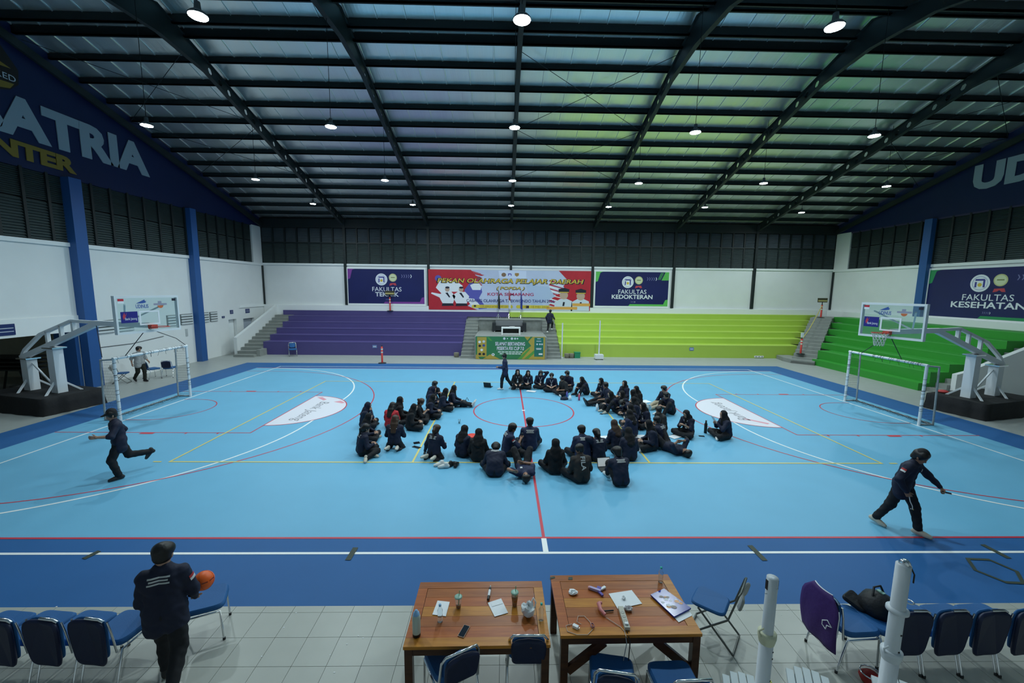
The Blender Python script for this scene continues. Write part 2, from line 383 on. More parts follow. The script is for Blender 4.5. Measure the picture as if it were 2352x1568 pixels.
def rafter(x):
    mb = MB(); wt = .03
    for sgn in (1, -1):
        L = 15.4; n = 28; d = L/n
        def P(y, z): yy = RIDGE+sgn*y; return (yy, zr(yy)+z)
        hgt = .46
        def haunch(y): return .45*max(0, 1-y/2.2)
        for i in range(n):
            y0, y1 = i*d, (i+1)*d; b0, b1 = -haunch(y0), -haunch(y1)
            hole = i % 4 != 3
            out = [(y0, b0), (y1, b1), (y1, hgt), (y0, hgt)]
            if hole and b0 > -.05:
                c = (y0+y1)/2; hr = .125
                hexp = [(c-hr, .23), (c-hr*.5, .23-hr*.87), (c+hr*.5, .23-hr*.87), (c+hr, .23), (c+hr*.5, .23+hr*.87), (c-hr*.5, .23+hr*.87)]
                for xs, fl in ((x-wt/2, 0), (x+wt/2, 1)):
                    q = [(xs, *P(*p)) for p in out]+[(xs, *P(*p)) for p in hexp]
                    fs = [(0, 1, 6, 5), (1, 7, 6), (1, 2, 7), (2, 8, 7), (2, 3, 9, 8), (3, 4, 9), (3, 0, 4), (0, 5, 4)]
                    mb.add(q, [f if fl else f[::-1] for f in fs])
                q = [(x-wt/2, *P(*p)) for p in hexp]+[(x+wt/2, *P(*p)) for p in hexp]
                mb.add(q, [(j, (j+1) % 6, 6+(j+1) % 6, 6+j) for j in range(6)])
            else:
                for xs in (x-wt/2, x+wt/2): mb.add([(xs, *P(*p)) for p in out], [(0, 1, 2, 3)])
            for zz0, zz1 in ((b0, b1), (hgt, hgt)):
                a = (x, *P(y0, zz0)); b = (x, *P(y1, zz1)); mb.bar(a, b, .17, .022)
    return mb.build('rafter', DARKSTEEL, ceil)
for x in BCOL[1:7]: rafter(x)
for x in (XL+.2, XR-.2): MB().bar((x, RIDGE, zr(RIDGE)), (x, YB, zr(YB)), .12, .3).bar((x, RIDGE, zr(RIDGE)), (x, YF, zr(YF)), .12, .3).build('rafter', DARKSTEEL, ceil)
# bracing rods
def rod(a, b, r=.012, name='bracing_rod'): return MB().tube([a, b], r, 5).build(name, DARKSTEEL, ceil)
for b0 in (3, 0, 6):
    xa, xb = BCOL[b0], BCOL[b0+1]
    for ya, yb in ((2.2, 6.5), (6.5, 10.8)):
        rod((xa, ya, zr(ya)+.42), (xb, yb, zr(yb)+.42)); rod((xb, ya, zr(ya)+.42), (xa, yb, zr(yb)+.42))
# ---- lamps
LPX = [(455, 37), (1199, 46), (1917, 62), (337, 288), (760, 291), (1182, 293), (1597, 304), (2008, 312), (587, 412), (884, 414), (1177, 415), (1467, 421), (1754, 421), (2036, 428), (719, 468), (948, 470), (1174, 472), (1398, 475), (1619, 476), (1841, 488)]
ROWN = ['row nearest the balcony', 'second row from the balcony', 'third row from the balcony', 'farthest row near the back wall']
lamp_glow = mat('lamp_led', (1, 1, 1), .4, emit=(.86, .97, 1.0), es=60.0)
lamp_body = mat('lamp_housing', (.10, .11, .12), .5)
lm_h = MB().lathe([(.02, .26), (.05, .25), (.06, .12), (.13, .07), (.175, .02), (.175, 0.0), (.16, 0.0)], n=20).mesh('housing', lamp_body)
lm_g = MB().lathe([(.165, .0), (.16, -.012), (.001, -.02)], n=20).mesh('led_lens', lamp_glow)
LAMPS = []
nrow = [3, 5, 6, 6]; idx = 0
ordw = ['leftmost', 'second from left', 'third from left', 'fourth from left', 'fifth from left', 'rightmost']
for r_, n_ in enumerate(nrow):
    for j in range(n_):
        p = px(*LPX[idx], Z=9.45); idx += 1
        ow = ordw[j] if j < n_-1 else 'rightmost'
        if n_ == 3: ow = ['left', 'middle', 'right'][j]
        LAMPS.append((p, 'lit hanging high-bay lamp, %s one in the %s' % (ow, ROWN[r_])))
# rows above and behind the balcony view carry on the same pattern
EXTRA = [Vector((x, -8.9, 9.45)) for x in (-11.9, 11.2)]
for p, lab in LAMPS:
    t = empty('high_bay_lamp', p, 0, lab, 'lamp', 'hanging high-bay lamps')
    obj('housing', lm_h, t); obj('led_lens', lm_g, t)
    top = zr(p.y)+.5-p.z
    MB().tube([(0, 0, .25), (0, 0, top)], .009, 5).build('hanging_cable', BLACKM, t)
    ld = bpy.data.lights.new('lamp_light', 'SPOT'); ld.energy = LAMP_W; ld.color = LAMP_COL; ld.spot_size = math.radians(168); ld.spot_blend = .7; ld.shadow_soft_size = .17
    lo = bpy.data.objects.new('lamp_light', ld); COL.objects.link(lo); lo.parent = t; lo.location = (0, 0, -.05)
# ================================================================== FIXED SEATING, STAIRS, STAGE
def steps_box(root, name, x0, x1, y0, y1, ztops, fronts, m):
    zb = 0
    for zt, yf in zip(ztops, fronts):
        MB().box(x0, x1, yf, y1, zb, zt).build(name, m, root); zb = zt
ROWZ = [.84+.36*k for k in range(6)]; ROWY = [12.05+.82*k for k in range(6)]
b = empty('bleacher', (0, 0, 0), 0, 'purple painted concrete bleacher below the left half of the back wall', 'bleacher')
zb = 0
for k in range(6):
    x0, x1 = (-16.16, -3.45) if k < 5 else (-16.95, -.35)
    MB().box(x0, x1, ROWY[k], YB-.171, zb, ROWZ[k]-.025).box(x0, x1, ROWY[k]-.012, YB-.171, ROWZ[k]-.025, ROWZ[k]).build('seating_row', [PURPLE], b); zb = ROWZ[k]
b = empty('bleacher', (0, 0, 0), 0, 'lime green concrete bleacher below the right half of the back wall', 'bleacher')
limee = mat('lime_edge', (.60, .78, .16), .5); zb = 0
for k in range(6):
    x0, x1 = (2.9, 18.67+.82*k) if k < 5 else (-.35, 22.7)
    r = MB().box(x0, x1, ROWY[k], YB-.171, zb, ROWZ[k]).build('seating_row', LIME, b); zb = ROWZ[k]
    MB().box(x0, x1, ROWY[k]-.006, ROWY[k]+.03, ROWZ[k]-.03, ROWZ[k]+.004).build('nosing', limee, r)
b = empty('bleacher', (0, 0, 0), 0, 'dark green concrete bleacher along the right wall', 'bleacher')
greene = mat('green_edge', (.07, .38, .07), .5)
MB().box(17.95, XR-.331, 3.4, 9.85, 0, .34).build('seating_row', GREEN, b); zb = .34
for k in range(6):
    x0 = 18.45+.82*k; ye = min(x0-8.35, 14.6)
    r = MB().box(x0, XR-.331, 3.4, ye, zb if k else .34, ROWZ[k]).build('seating_row', GREEN, b); zb = ROWZ[k]
    MB().box(x0-.006, x0+.03, 3.4, ye, ROWZ[k]-.03, ROWZ[k]+.004).build('nosing', greene, r)
def stair(lab, x0, x1, ys, tread, n, rise, z0, yend):
    t = empty('staircase', (0, 0, 0), 0, lab, 'stairs'); zb = 0
    for j in range(n):
        zt = z0+rise*j; y = ys+tread*j
        MB().box(x0, x1, y, yend, zb, zt-.03).box(x0, x1, y-.015, yend, zt-.03, zt).build('stair_step', CONC, t); zb = zt
    return t
st = stair('grey concrete stairs at the far left, beside the white parapet', -17.42, -16.17, 11.0, .41, 13, .18, .14, 16.3)
MB().box(-16.17, -15.95, 11.3, 12.04, 0, .42).build('stair_kerb', CONC, st)
MB().prism([(11.5, 0), (11.5, 1.15), (16.35, 3.0), (16.35, 0)], (-17.66, 0, 0), (0, 1, 0), (0, 0, 1), .2).build('parapet', WALLW, st)
stair('grey concrete stairs on the left of the stage, beside the purple rows', -3.44, -2.55, 11.15, .355, 12, .18, .16, 16.1)
stair('grey concrete stairs on the right of the stage, beside the lime rows', 1.95, 2.89, 11.15, .355, 12, .18, .16, 16.1)
t = empty('staircase', (0, 0, 0), 0, 'grey corner stairs between the lime and the dark green bleachers', 'stairs')
zb = 0
for j in range(14):
    s0 = 27.35+.60*j; zt = .16+.185*j
    if s0 > 38.5: break
    pts = [((s0+6.62)/2, (s0-6.62)/2), ((s0+8.35)/2, (s0-8.35)/2), ((39.2+8.35)/2, (39.2-8.35)/2), ((39.2+6.62)/2, (39.2-6.62)/2)]
    MB().prism(pts, (0, 0, zb), (1, 0, 0), (0, 1, 0), zt-zb).build('stair_step', CONC, t); zb = zt
MB().prism([(16.96, 11.0), (17.0, 10.35), (17.85, 9.5), (18.6, 10.2), (18.0, 12.0), (17.2, 12.0)], (0, 0, .0), (1, 0, 0), (0, 1, 0), .24).build('landing', CONC, t)
t = empty('staircase', (0, 0, 0), 0, 'white walled stairs at the near end of the dark green bleacher', 'stairs')
zb = 0
for j in range(12):
    MB().box(18.3+.42*j, XR-.331, 2.9, 3.39, zb, .17+.2*j).build('stair_step', CONC, t); zb = .17+.2*j
MB().prism([(18.85, 0), (18.85, .88), (19.3, 1.0), (23.66, 2.85), (23.66, 0)], (0, 2.88, 0), (1, 0, 0), (0, 0, 1), .2).build('parapet', WALLW, t)
# stage
STONE = mat('grey_stone', (.20, .215, .20), .5, var=.5, vscale=3.0)
st = empty('stage', (0, 0, 0), 0, 'grey concrete stage block between the two middle stairs', 'stage')
MB().box(-2.54, 1.94, 10.95, 14.7, 0, 1.40).build('platform', CONC, st)
MB().box(-2.54, 1.94, 14.7, 16.1, 0, 2.16).build('back_wall', STONE, st)
MB().box(-2.54, 1.94, 14.64, 16.1, 2.16, 2.22).build('ledge', CONC, st)
# ================================================================== SIGNS AND BANNERS
SILV = mat('print_silver', (.62, .66, .72), .45)
def board(lab, o, ax, ay, w, h, title, acc, frame=.12):
    o = Vector(o); ax = Vector(ax); ay = Vector(ay); n = ax.cross(ay)
    t = empty('sign_board', o, 0, lab, 'sign')
    def at(u, v, e): return ax*(u*w)+ay*(v*h)+n*e
    MB().prism([(-frame, -frame*1.2), (w+frame, -frame*1.2), (w+frame, h+frame), (-frame, h+frame)], (0, 0, 0), ax, ay, .03).build('frame', PANELW, t)
    MB().prism([(0, 0), (w, 0), (w, h), (0, h)], n*.031, ax, ay, .008).build('printed_panel', NAVYP, t)
    e = .040
    am = mat('accent_'+acc[0], acc[1], .45)
    flat('accent', [(0, .70*h), (0, h), (.10*w, h), (.06*w, .97*h), (.03*w, .72*h)], am, t, at(0, 0, e), ax, ay)
    flat('accent', [(.46*w, 0), (.48*w, .055*h), (.94*w, .055*h), (.965*w, .18*h), (w, .2*h), (w, 0)], am, t, at(0, 0, e), ax, ay)
    if acc[0] == 'lime':
        flat('accent', [(.90*w, .76*h), (.95*w, h), (w, h), (w, .76*h)], am, t, at(0, 0, e), ax, ay)
        for q in range(3): flat('accent', [((.85+.015*q)*w, .78*h), ((.89+.015*q)*w, .98*h), ((.896+.015*q)*w, .98*h), ((.856+.015*q)*w, .78*h)], am, t, at(0, 0, e), ax, ay)
    r = .172*h
    flat('emblem_disc', disc(r, 28), WHITEP, t, at(.44, .70, e), ax, ay)
    flat('emblem_ring', [p for p in disc(r*.80, 28)], mat('print_ring', (.42, .44, .62), .5), t, at(.44, .70, e+.003), ax, ay, .001)
    flat('emblem_inner', disc(r*.72, 28), WHITEP, t, at(.44, .70, e+.004), ax, ay, .001)
    q = r*.52; th = r*.2; em = mat('print_indigo', (.05, .05, .28), .45)
    c = at(.44, .70, e+.006)
    flat('emblem_mark', [(-q, .55*q), (-q*.9, q*.95), (q*.8, q*.95), (q, q*.7), (q, -q*.9), (q-th, -q*.9), (q-th, .55*q)], em, t, c, ax, ay)
    flat('emblem_mark', [(-q, -q*.9), (-q, .3*q), (-q+th, .3*q), (-q+th, -q*.9)], em, t, c, ax, ay)
    flat('emblem_dot', disc(q*.42, 14, 0, -q*.35), GOLD, t, c, ax, ay)
    flat('medal_ribbon', [(-.5*r, -.95*r), (-.62*r, -1.35*r), (-.2*r, -1.25*r), (0, -1.1*r), (.25*r, -1.3*r), (.6*r, -1.3*r), (.45*r, -.9*r)], mat('ribbon_red', (.55, .06, .08), .45), t, at(.59, .755, e), ax, ay)
    flat('medal', disc(r*.68, 24), mat('medal_gold', (.55, .55, .25), .45), t, at(.59, .755, e+.004), ax, ay)
    flat('medal_face', disc(r*.55, 24), mat('medal_pale', (.66, .70, .45), .45), t, at(.59, .755, e+.008), ax, ay, .001)
    flat('medal_text', [(-.35*r, -.04*r), (.35*r, -.04*r), (.35*r, .1*r), (-.35*r, .1*r)], mat('medal_ink', (.22, .25, .1), .5), t, at(.59, .755, e+.010), ax, ay, .001)
    for uu, vv, sc in ((.70, .80, 1.0), (.49, .12, .45)):
        for k in range(5):
            a = .022*w*sc; m2 = WHITEP if k == 4 else mat('print_chev', (.20, .20, .40), .5)
            flat('chevron', [(0, a), (a*.35, a), (a*.9, 0), (a*.35, -a), (0, -a), (a*.5, 0)], m2, t, at(uu, vv, e)+ax*(k*a*1.35), ax, ay)
    text('lettering', 'FAKULTAS', .385*w, .125*h, WHITEP, t, at(.508, .42, e), ax, ay, .004)
    tw = {'TEKNIK': .31, 'KEDOKTERAN': .56, 'KESEHATAN': .56}[title]
    text('lettering', title, tw*w, .125*h, WHITEP, t, at(.508, .27, e), ax, ay, .004, bold=.02)
    return t
YW = YB-.075
p0, p1 = px(801.5, 697, Y=YW), px(974, 619, Y=YW)
board('navy faculty sign reading TEKNIK with purple corners, on the back wall', (p0.x, YW, 3.18), (1, 0, 0), (0, 0, 1), p1.x-p0.x, 2.52, 'TEKNIK', ('violet', (.22, .05, .30)))
p0, p1 = px(1366, 699, Y=YW), px(1537, 621, Y=YW)
board('navy faculty sign reading KEDOKTERAN with bright green corners, on the back wall', (p0.x, YW, 3.18), (1, 0, 0), (0, 0, 1), p1.x-p0.x, 2.52, 'KEDOKTERAN', ('lime', (.12, .50, .10)))
board('navy faculty sign reading KESEHATAN with green corners, on the right wall', (XR-.08, 9.25, 3.08), (0, -1, 0), (0, 0, 1), 5.9, 2.6, 'KESEHATAN', ('emerald', (.03, .28, .10)), .10)
# ---- event banner
def banner():
    y = YB-.18; a, c = px(985, 713, Y=y), px(1358, 617, Y=y); x0, z0 = a.x, 2.78; w = c.x-a.x; h = 5.72-z0
    t = empty('event_banner', (x0, y, z0), 0, 'wide red and pale blue event banner with gold title on the back wall', 'banner')
    ax, ay = Vector((1, 0, 0)), Vector((0, 0, 1)); n = Vector((0, -1, 0))
    def P(u, v, e): return ax*(u*w)+ay*(v*h)+n*e
    def fl(name, poly, m, e, th=.001): return flat(name, [(u*w, v*h) for u, v in poly], m, t, n*e, ax, ay, th)
    fl('cloth', [(0, 0), (1, 0), (1, 1), (0, 1)], mat('banner_lilac', (.50, .56, .74), .5, var=.18, vscale=.5), 0, .01)
    rnd = random.Random(3)
    e1 = [(.30, 0), (.24, .1), (.27, .2), (.2, .35), (.25, .5), (.30, .6), (.28, .72), (.33, .8), (.29, .86), (.26, 1)]
    fl('red_field', [(0, 0)]+e1+[(0, 1)], REDP, .012)
    for k in range(9):
        v = .62+.04*k; fl('brush_stroke', [(.24, v+.06), (.33+rnd.uniform(-.02, .02), v-.03), (.325, v-.05), (.235, v+.03)], REDP, .013)
    fl('red_field', [(1, 0), (.82, 0), (.77, .12), (.80, .22), (.755, .28), (.79, .4), (.85, .5), (.83, .62), (.86, .75), (.80, 1), (1, 1)], REDP, .012)
    for k in range(14):
        v = .02+.05*k; fl('brush_stroke', [(.735+rnd.uniform(-.01, .02), v+.10), (.83, v), (.83, v-.02), (.74, v+.07)], REDP if k % 2 else WHITEP, .013)
    SK = mat('print_skin', (.52, .36, .28), .5); PB = mat('print_pale_blue', (.42, .52, .72), .5); IND = mat('print_deep_blue', (.10, .10, .42), .5)
    # athletes in white suits, drawn as plain figures
    fl('athlete_print', [(.045, .55), (.07, .72), (.17, .72), (.21, .6), (.2, .45), (.12, .45), (.09, .36)], WHITEP, .014)
    fl('athlete_print', disc(.02, 14, .06, .78, .08), IND, .015)
    fl('athlete_print', [(.22, .5), (.25, .66), (.30, .70), (.32, .62), (.33, .45), (.31, .30), (.36, .04), (.31, .02), (.27, .25), (.23, .3)], IND, .0135)
    fl('athlete_print', [(.255, .62), (.30, .70), (.325, .6), (.32, .5), (.27, .5)], WHITEP, .015)
    fl('athlete_print', disc(.014, 12, .31, .78, .058), mat('print_maroon', (.25, .05, .07), .5), .015)
    for cx, dx in ((.115, 0), (.2, .01)):
        fl('athlete_print', [(cx-.055, .36), (cx-.02, .45), (cx+.025, .45), (cx+.05, .34), (cx+.035, .16), (cx-.03, .16)], WHITEP, .016)
        fl('athlete_print', disc(.0145, 12, cx, .51, .062), SK, .017); fl('athlete_print', disc(.0135, 12, cx+.001, .555, .026), DARKP, .018)
        fl('athlete_print', [(cx-.03, .16), (cx+.035, .16), (cx+.04, .1), (cx-.035, .09)], DARKP, .0165)
        fl('athlete_print', [(cx-.012, .42), (cx+.012, .30), (cx+.018, .32), (cx+.002, .43)], DARKP, .018)
    fl('athlete_print', [(.115, .36), (.02, .43), (.015, .40), (.08, .28)], WHITEP, .0158)
    fl('athlete_print', [(.22, .3), (.28, .28), (.33, .06), (.28, .05)], WHITEP, .0158)
    fl('athlete_print', [(.60, .62), (.63, .80), (.66, .62), (.74, .6), (.78, .35), (.70, .20), (.72, .02), (.64, .05), (.62, .3)], PB, .0131)
    # officials
    for cx, cz in ((.835, .36), (.94, .34)):
        fl('official_print', [(cx-.06, 0), (cx-.055, .22), (cx-.02, .30), (cx+.02, .30), (cx+.052, .24), (cx+.055, 0)], mat('print_suit', (.60, .66, .78), .5), .015)
        fl('official_print', disc(.026, 16, cx, cz+.03, .105), SK, .017)
        fl('official_print', [(cx-.031, cz+.09), (cx-.034, cz+.18), (cx, cz+.22), (cx+.034, cz+.18), (cx+.031, cz+.09)], DARKP, .019)
        fl('official_print', [(cx-.03, cz+.095), (cx+.03, cz+.095), (cx+.029, cz+.115), (cx-.029, cz+.115)], GOLD, .020)
        fl('official_print', [(cx-.008, .12), (cx-.004, .22), (cx+.008, .22), (cx+.004, .12)], DARKP, .018)
    om = mat('print_orange', (.72, .36, .08), .5)
    fl('name_plate', [(.73, .03), (.92, .03), (.92, .10), (.73, .10)], om, .021); fl('name_plate', [(.89, .12), (1, .12), (1, .19), (.89, .19)], om, .021)
    # writing
    for dz, m, bd, e in ((-.006, DARKP, .055, .022), (0, GOLD, .012, .026)):
        text('title_lettering', 'PEKAN OLAHRAGA PELAJAR DAERAH', (.915 if m is DARKP else .90)*w, (.165 if m is DARKP else .14)*h, m, t, P(.505, .715+dz, e), ax, ay, .003, bold=bd, shear=.2)
        text('title_lettering', '( POPDA )', (.175 if m is DARKP else .168)*w, (.105 if m is DARKP else .09)*h, m, t, P(.505, .545+dz, e), ax, ay, .003, bold=bd*.8, shear=.2)
    text('title_lettering', 'KOTA SEMARANG', .285*w, .075*h, mat('print_crimson', (.45, .02, .10), .5), t, P(.505, .40, .022), ax, ay, .003, bold=.015)
    text('title_lettering', 'CABANG OLAHRAGA TAEKWONDO TAHUN 2026', .545*w, .075*h, mat('print_ink_blue', (.03, .04, .20), .5), t, P(.505, .235, .022), ax, ay, .003, bold=.01)
    for u0, u1, s in ((.27, .515, 'GOR UDINUS SATRIA SPORT CENTER'), (.545, .745, '09 - 10 MEI 2026')):
        fl('yellow_pill', [(u0, .05), (u1, .05), (u1+.006, .09), (u1, .13), (u0, .13), (u0-.006, .09)], mat('print_yellow', (.68, .55, .06), .5), .020)
        text('pill_lettering', s, (u1-u0)*.78*w, .045*h, mat('print_brown', (.25, .14, .02), .5), t, P((u0+u1)/2+.02, .09, .022), ax, ay, .002)
    fl('location_pin', disc(.008, 10, u0*0+.285, .1, .024), DARKP, .0225); fl('calendar_icon', [(.60, .055), (.62, .055), (.62, .12), (.60, .12)], DARKP, .0225)
    fl('logo_plate', [(.435, .80), (.60, .80), (.60, .985), (.43, .985)], mat('print_plate', (.62, .68, .86), .5), .014)
    fl('round_logo', disc(.0145, 16, .462, .885, .05), mat('print_brass', (.22, .13, .08), .5), .018)
    fl('logo_mark', [(.488, .86), (.488, .92), (.506, .92), (.510, .90), (.510, .86), (.505, .86), (.505, .895), (.493, .895), (.493, .86)], IND, .018)
    fl('shield_logo', [(.53, .93), (.555, .93), (.555, .875), (.5425, .84), (.53, .875)], mat('print_bronze', (.35, .20, .06), .5), .018)
banner()
# ---- stage front banner
def cup():
    a = px(1093, 826, Y=10.93); w = 4.30; h = 1.42; t = empty('stage_banner', (-2.47, 10.92, .01), 0, 'green and gold tournament banner covering the front of the stage', 'banner')
    ax, ay = Vector((1, 0, 0)), Vector((0, 0, 1)); n = Vector((0, -1, 0))
    def P(u, v, e): return ax*(u*w)+ay*(v*h)+n*e
    def fl(name, poly, m, e, th=.001): return flat(name, [(u*w, v*h) for u, v in poly], m, t, n*e, ax, ay, th)
    G1 = mat('cup_green', (.035, .20, .085), .5, var=.3, vscale=.8); G2 = mat('cup_gold', (.46, .34, .06), .5, var=.2, vscale=1); G3 = mat('cup_mid_green', (.10, .33, .06), .5); G4 = mat('cup_teal', (.02, .17, .13), .5)
    fl('cloth', [(0, 0), (1, 0), (1, 1), (0, 1)], G1, 0, .012)
    fl('gold_field', [(.62, 0), (1, 0), (1, 1), (.70, 1), (.80, .6), (.68, .3)], G2, .0125)
    for pts, m in (([(.10, 0), (.35, 0), (.22, .2), (.2, .2)], G2), ([(.60, 0), (.66, 0), (.78, .42), (.78, .52)], G3), ([(.74, .72), (.82, 1), (.79, 1), (.71, .72)], G1), ([(.70, .02), (.76, .02), (.86, .3), (.84, .4)], G3), ([(.16, .98), (.20, .82), (.24, .80), (.19, .96)], G3), ([(.0, 0), (.06, 0), (.02, .18), (0, .2)], G2)): fl('diagonal_band', pts, m, .0135)
    fl('logo_panel', [(.02, .1), (.155, .1), (.155, .97), (.02, .97)], G2, .014)
    rr = random.Random(5)
    for cx, cy, m in ((.055, .75, WHITEP), (.115, .77, SILV), (.057, .58, DARKP), (.115, .6, mat('cup_blue', (.05, .08, .30), .5)), (.085, .40, WHITEP), (.057, .22, DARKP), (.115, .22, DARKP)): fl('sponsor_mark', disc(.02, 12, cx, cy, .055), m, .0155)
    fl('info_panel', [(.845, .12), (.975, .12), (.975, .96), (.845, .96)], G4, .014)
    for cy, wd in ((.90, .05), (.79, .07), (.47, .08), (.43, .07)): fl('small_print', [(.91-wd/2, cy), (.91+wd/2, cy), (.91+wd/2, cy+.03), (.91-wd/2, cy+.03)], SILV, .0155)
    for cx in (.885, .925, .955): fl('round_mark', disc(.013, 12, cx, .67, .038), SILV, .0155)
    fl('white_plate', [(.91, .2), (.965, .2), (.965, .27), (.91, .27)], WHITEP, .0155)
    for cx, r in ((.41, .018), (.455, .009), (.52, .018), (.565, .015), (.60, .012)): fl('round_mark', disc(r, 14, cx, .91, r*w/h), SILV, .0155)
    for dz, m, bd, e in ((-.012, mat('cup_ink', (.02, .05, .12), .5), .05, .0155), (0, WHITEP, .02, .019)):
        text('lettering', 'SELAMAT BERTANDING', .43*w, .16*h, m, t, P(.495+.003*(bd > .03), .68+dz, e), ax, ay, .002, bold=bd)
        text('lettering', 'PESERTA FIX CUP 7.0', .39*w, .16*h, m, t, P(.50+.003*(bd > .03), .475+dz, e), ax, ay, .002, bold=bd)
    for cy, wd in ((.30, .36), (.22, .31)):
        for k in range(7):
            u0 = .5-wd/2+wd*k/7; fl('small_print', [(u0, cy), (u0+wd/7*.85, cy), (u0+wd/7*.85, cy+.04), (u0, cy+.04)], WHITEP, .0155)
    fl('football_print', disc(.022, 14, .25, .2, .06), WHITEP, .0155); fl('football_patch', disc(.009, 5, .25, .2, .026), DARKP, .0170)
cup()
# ---- gable lettering
def gtext(s, a, b, hgt, X, mt, lab, bold=.03):
    A = px(*a, X=X); Bq = px(*b, X=X); d = Bq-A; w_ = d.length; ax = d.normalized(); n = Vector((1, 0, 0)) if X < 0 else Vector((-1, 0, 0)); ay = n.cross(ax)
    o = text('gable_lettering', s, w_, hgt, mt, None, A+n*.01, ax, ay, .03, bold=bold, anchor='l'); return tag(o, lab, 'lettering')
GW = mat('gable_white_letters', (.34, .40, .46), .5); GO = mat('gable_gold_letters', (.30, .19, .03), .5)
gtext('SATRIA', (-78, 278), (343, 408), 1.45, XL+.035, GW, 'large white letters SATRIA on the left blue gable', .05)
gtext('CENTER', (-150, 308), (175, 402), .62, XL+.035, GO, 'gold letters CENTER below the white word on the left gable', .05)
A = px(2233, 440, X=XR-.035); o = text('gable_lettering', 'UDINUS', 7.2, 1.3, GW, None, A+Vector((-.01, 0, 0)), (0, -1, 0), (0, 0, 1), .03, bold=.05, anchor='l'); tag(o, 'large white letters on the right blue gable', 'lettering')
t = empty('club_badge', (XL+.04, 0, 0), 0, 'dark club badge with orange bands at the top of the left gable', 'sign')
for pol, m, e in (([(.0, 10.6), (-1.4, 11.3), (-1.4, 12.9), (1.5, 12.6), (1.95, 12.0), (1.9, 11.5), (1.6, 11.2)], mat('badge_black', (.02, .014, .012), .5), 0), ([(-1.2, 11.15), (1.75, 11.45), (1.6, 11.25), (0, 10.8)], GO, .012), ([(-1.2, 11.9), (.6, 12.3), (1.7, 11.95), (-1.2, 11.65)], GO, .012)):
    flat('badge_field', pol, m, t, (e, 0, 0), (0, 1, 0), (0, 0, 1), .012)
text('badge_lettering', 'KED', .62, .2, SILV, t, (.026, 1.5, 11.62), (0, 1, 0), (0, 0, 1), .004)
# ================================================================== LEFT WALL DETAILS
VENT = mat('vent_slat', (.62, .66, .66), .5); HOLE = mat('vent_hole', (.10, .12, .12), .8)
def vent(y0, y1, z0, z1):
    t = MB().box(XL, XL+.02, y0, y1, z0, z1).build('vent', HOLE, wl)
    for k in range(4):
        z = z0+(z1-z0)*(k+.15)/4; MB().box(XL+.02, XL+.07, y0+.05, y1-.05, z, z+(z1-z0)*.16).build('vent_slat', VENT, t)
for a in ((3.5, 4.55), (4.62, 5.55), (7.5, 8.3), (8.4, 9.3), (9.9, 10.6), (10.68, 11.35)): vent(*a, 2.2, 2.78)
dl = MB().box(XL-.28, XL-.2, 12.38, 13.12, 0, 2.18).build('door_1', mat('door_bright_white', (.80, .84, .84), .45)); dl['kind'] = 'structure'
MB().box(XL-.2, XL-.17, 12.46, 12.50, .95, 1.1).build('door_handle', CHROME, dl)
dl = MB().box(XL-.28, XL-.2, 13.9, 15.05, 0, 2.12).build('door_2', mat('door_grey_blue', (.42, .47, .55), .45)); dl['kind'] = 'structure'
MB().box(XL-.2, XL-.16, 14.05, 14.12, .2, 2.1).build('door_light_strip', WHITEP, dl)
PLQ = mat('plaque_navy', (.014, .03, .13), .4)
for i, (a, b, c, d, lab) in enumerate(((.1, .72, 2.52, 2.92, 'long navy plaque with two lines at the left picture edge, on the left wall'), (12.55, 12.85, 2.56, 2.80, 'small navy room plaque over the bright white door'), (14.15, 14.6, 2.52, 2.80, 'navy room plaque over the grey door beside the stairs'), (11.75, 12.0, 2.34, 2.46, 'tiny dark plaque between the wall vent and the white door'))):
    t = tag(MB().box(XL+.05 if i == 0 else XL, XL+.075 if i == 0 else XL+.025, a, b, c, d).build('wall_plaque', PLQ), lab, 'sign')
    for k in range(2): MB().box(XL+.075 if i == 0 else XL+.025, XL+.077 if i == 0 else XL+.027, a+.05, b-.05, c+(d-c)*(.3+.3*k), c+(d-c)*(.36+.3*k)).build('plaque_line', SILV, t)
sw_ = MB().box(XL, XL+.03, 8.7, 8.85, 1.55, 1.95).build('fuse_cover', mat('fuse_grey', (.45, .48, .48), .5), wl)
for y0, z0, y1, z1 in ((3.5, 1.62, 7.2, 1.72),): MB().tube([(XL+.02, y0, z0), (XL+.02, (y0+y1)/2, z0-.04), (XL+.02, y1, z1)], .012, 5).build('wall_cable', BLACKM, wl)
# recess behind the left wall
RW = mat('recess_wall', (.62, .60, .50), .7, var=.1)
wallbox('recess_wall', [(XL-6.2, XL-6.0, -6, 5.2, 0, 2.42), (XL-6.2, XL-.3, 5.0, 5.2, 0, 2.42), (XL-6.2, XL-.3, -6.2, -6, 0, 2.42)], RW, wl)
wallbox('recess_ceiling', [(XL-6.2, XL-.3, -6.2, 5.2, 2.42, 2.6)], RW, wl)
for z, lab in ((1.75, 'upper dark plate on the recess wall behind the left hoop'), (1.25, 'lower dark plate on the recess wall behind the left hoop')):
    t = tag(MB().box(XL-.95, XL-.55, 4.96, 5.0, z, z+.32).build('wall_plate', mat('plate_dark', (.05, .055, .07), .5)), lab, 'sign'); MB().box(XL-.9, XL-.6, 4.955, 4.96, z+.08, z+.2).build('plate_face', mat('plate_grey', (.15, .16, .17), .5), t)
BLK = mat('black_plastic', (.012, .014, .014), .45)
t = empty('folding_table_stack', (-20.4, 2.2, 0), 0, 'stack of dark folded tables on a trolley in the left recess', 'table stack')
for k in range(4): MB().box(-1.0, 1.0, -.4, .4, .95+.16*k, 1.0+.16*k).build('folded_table', BLK, t, rz=.05*(k % 2))
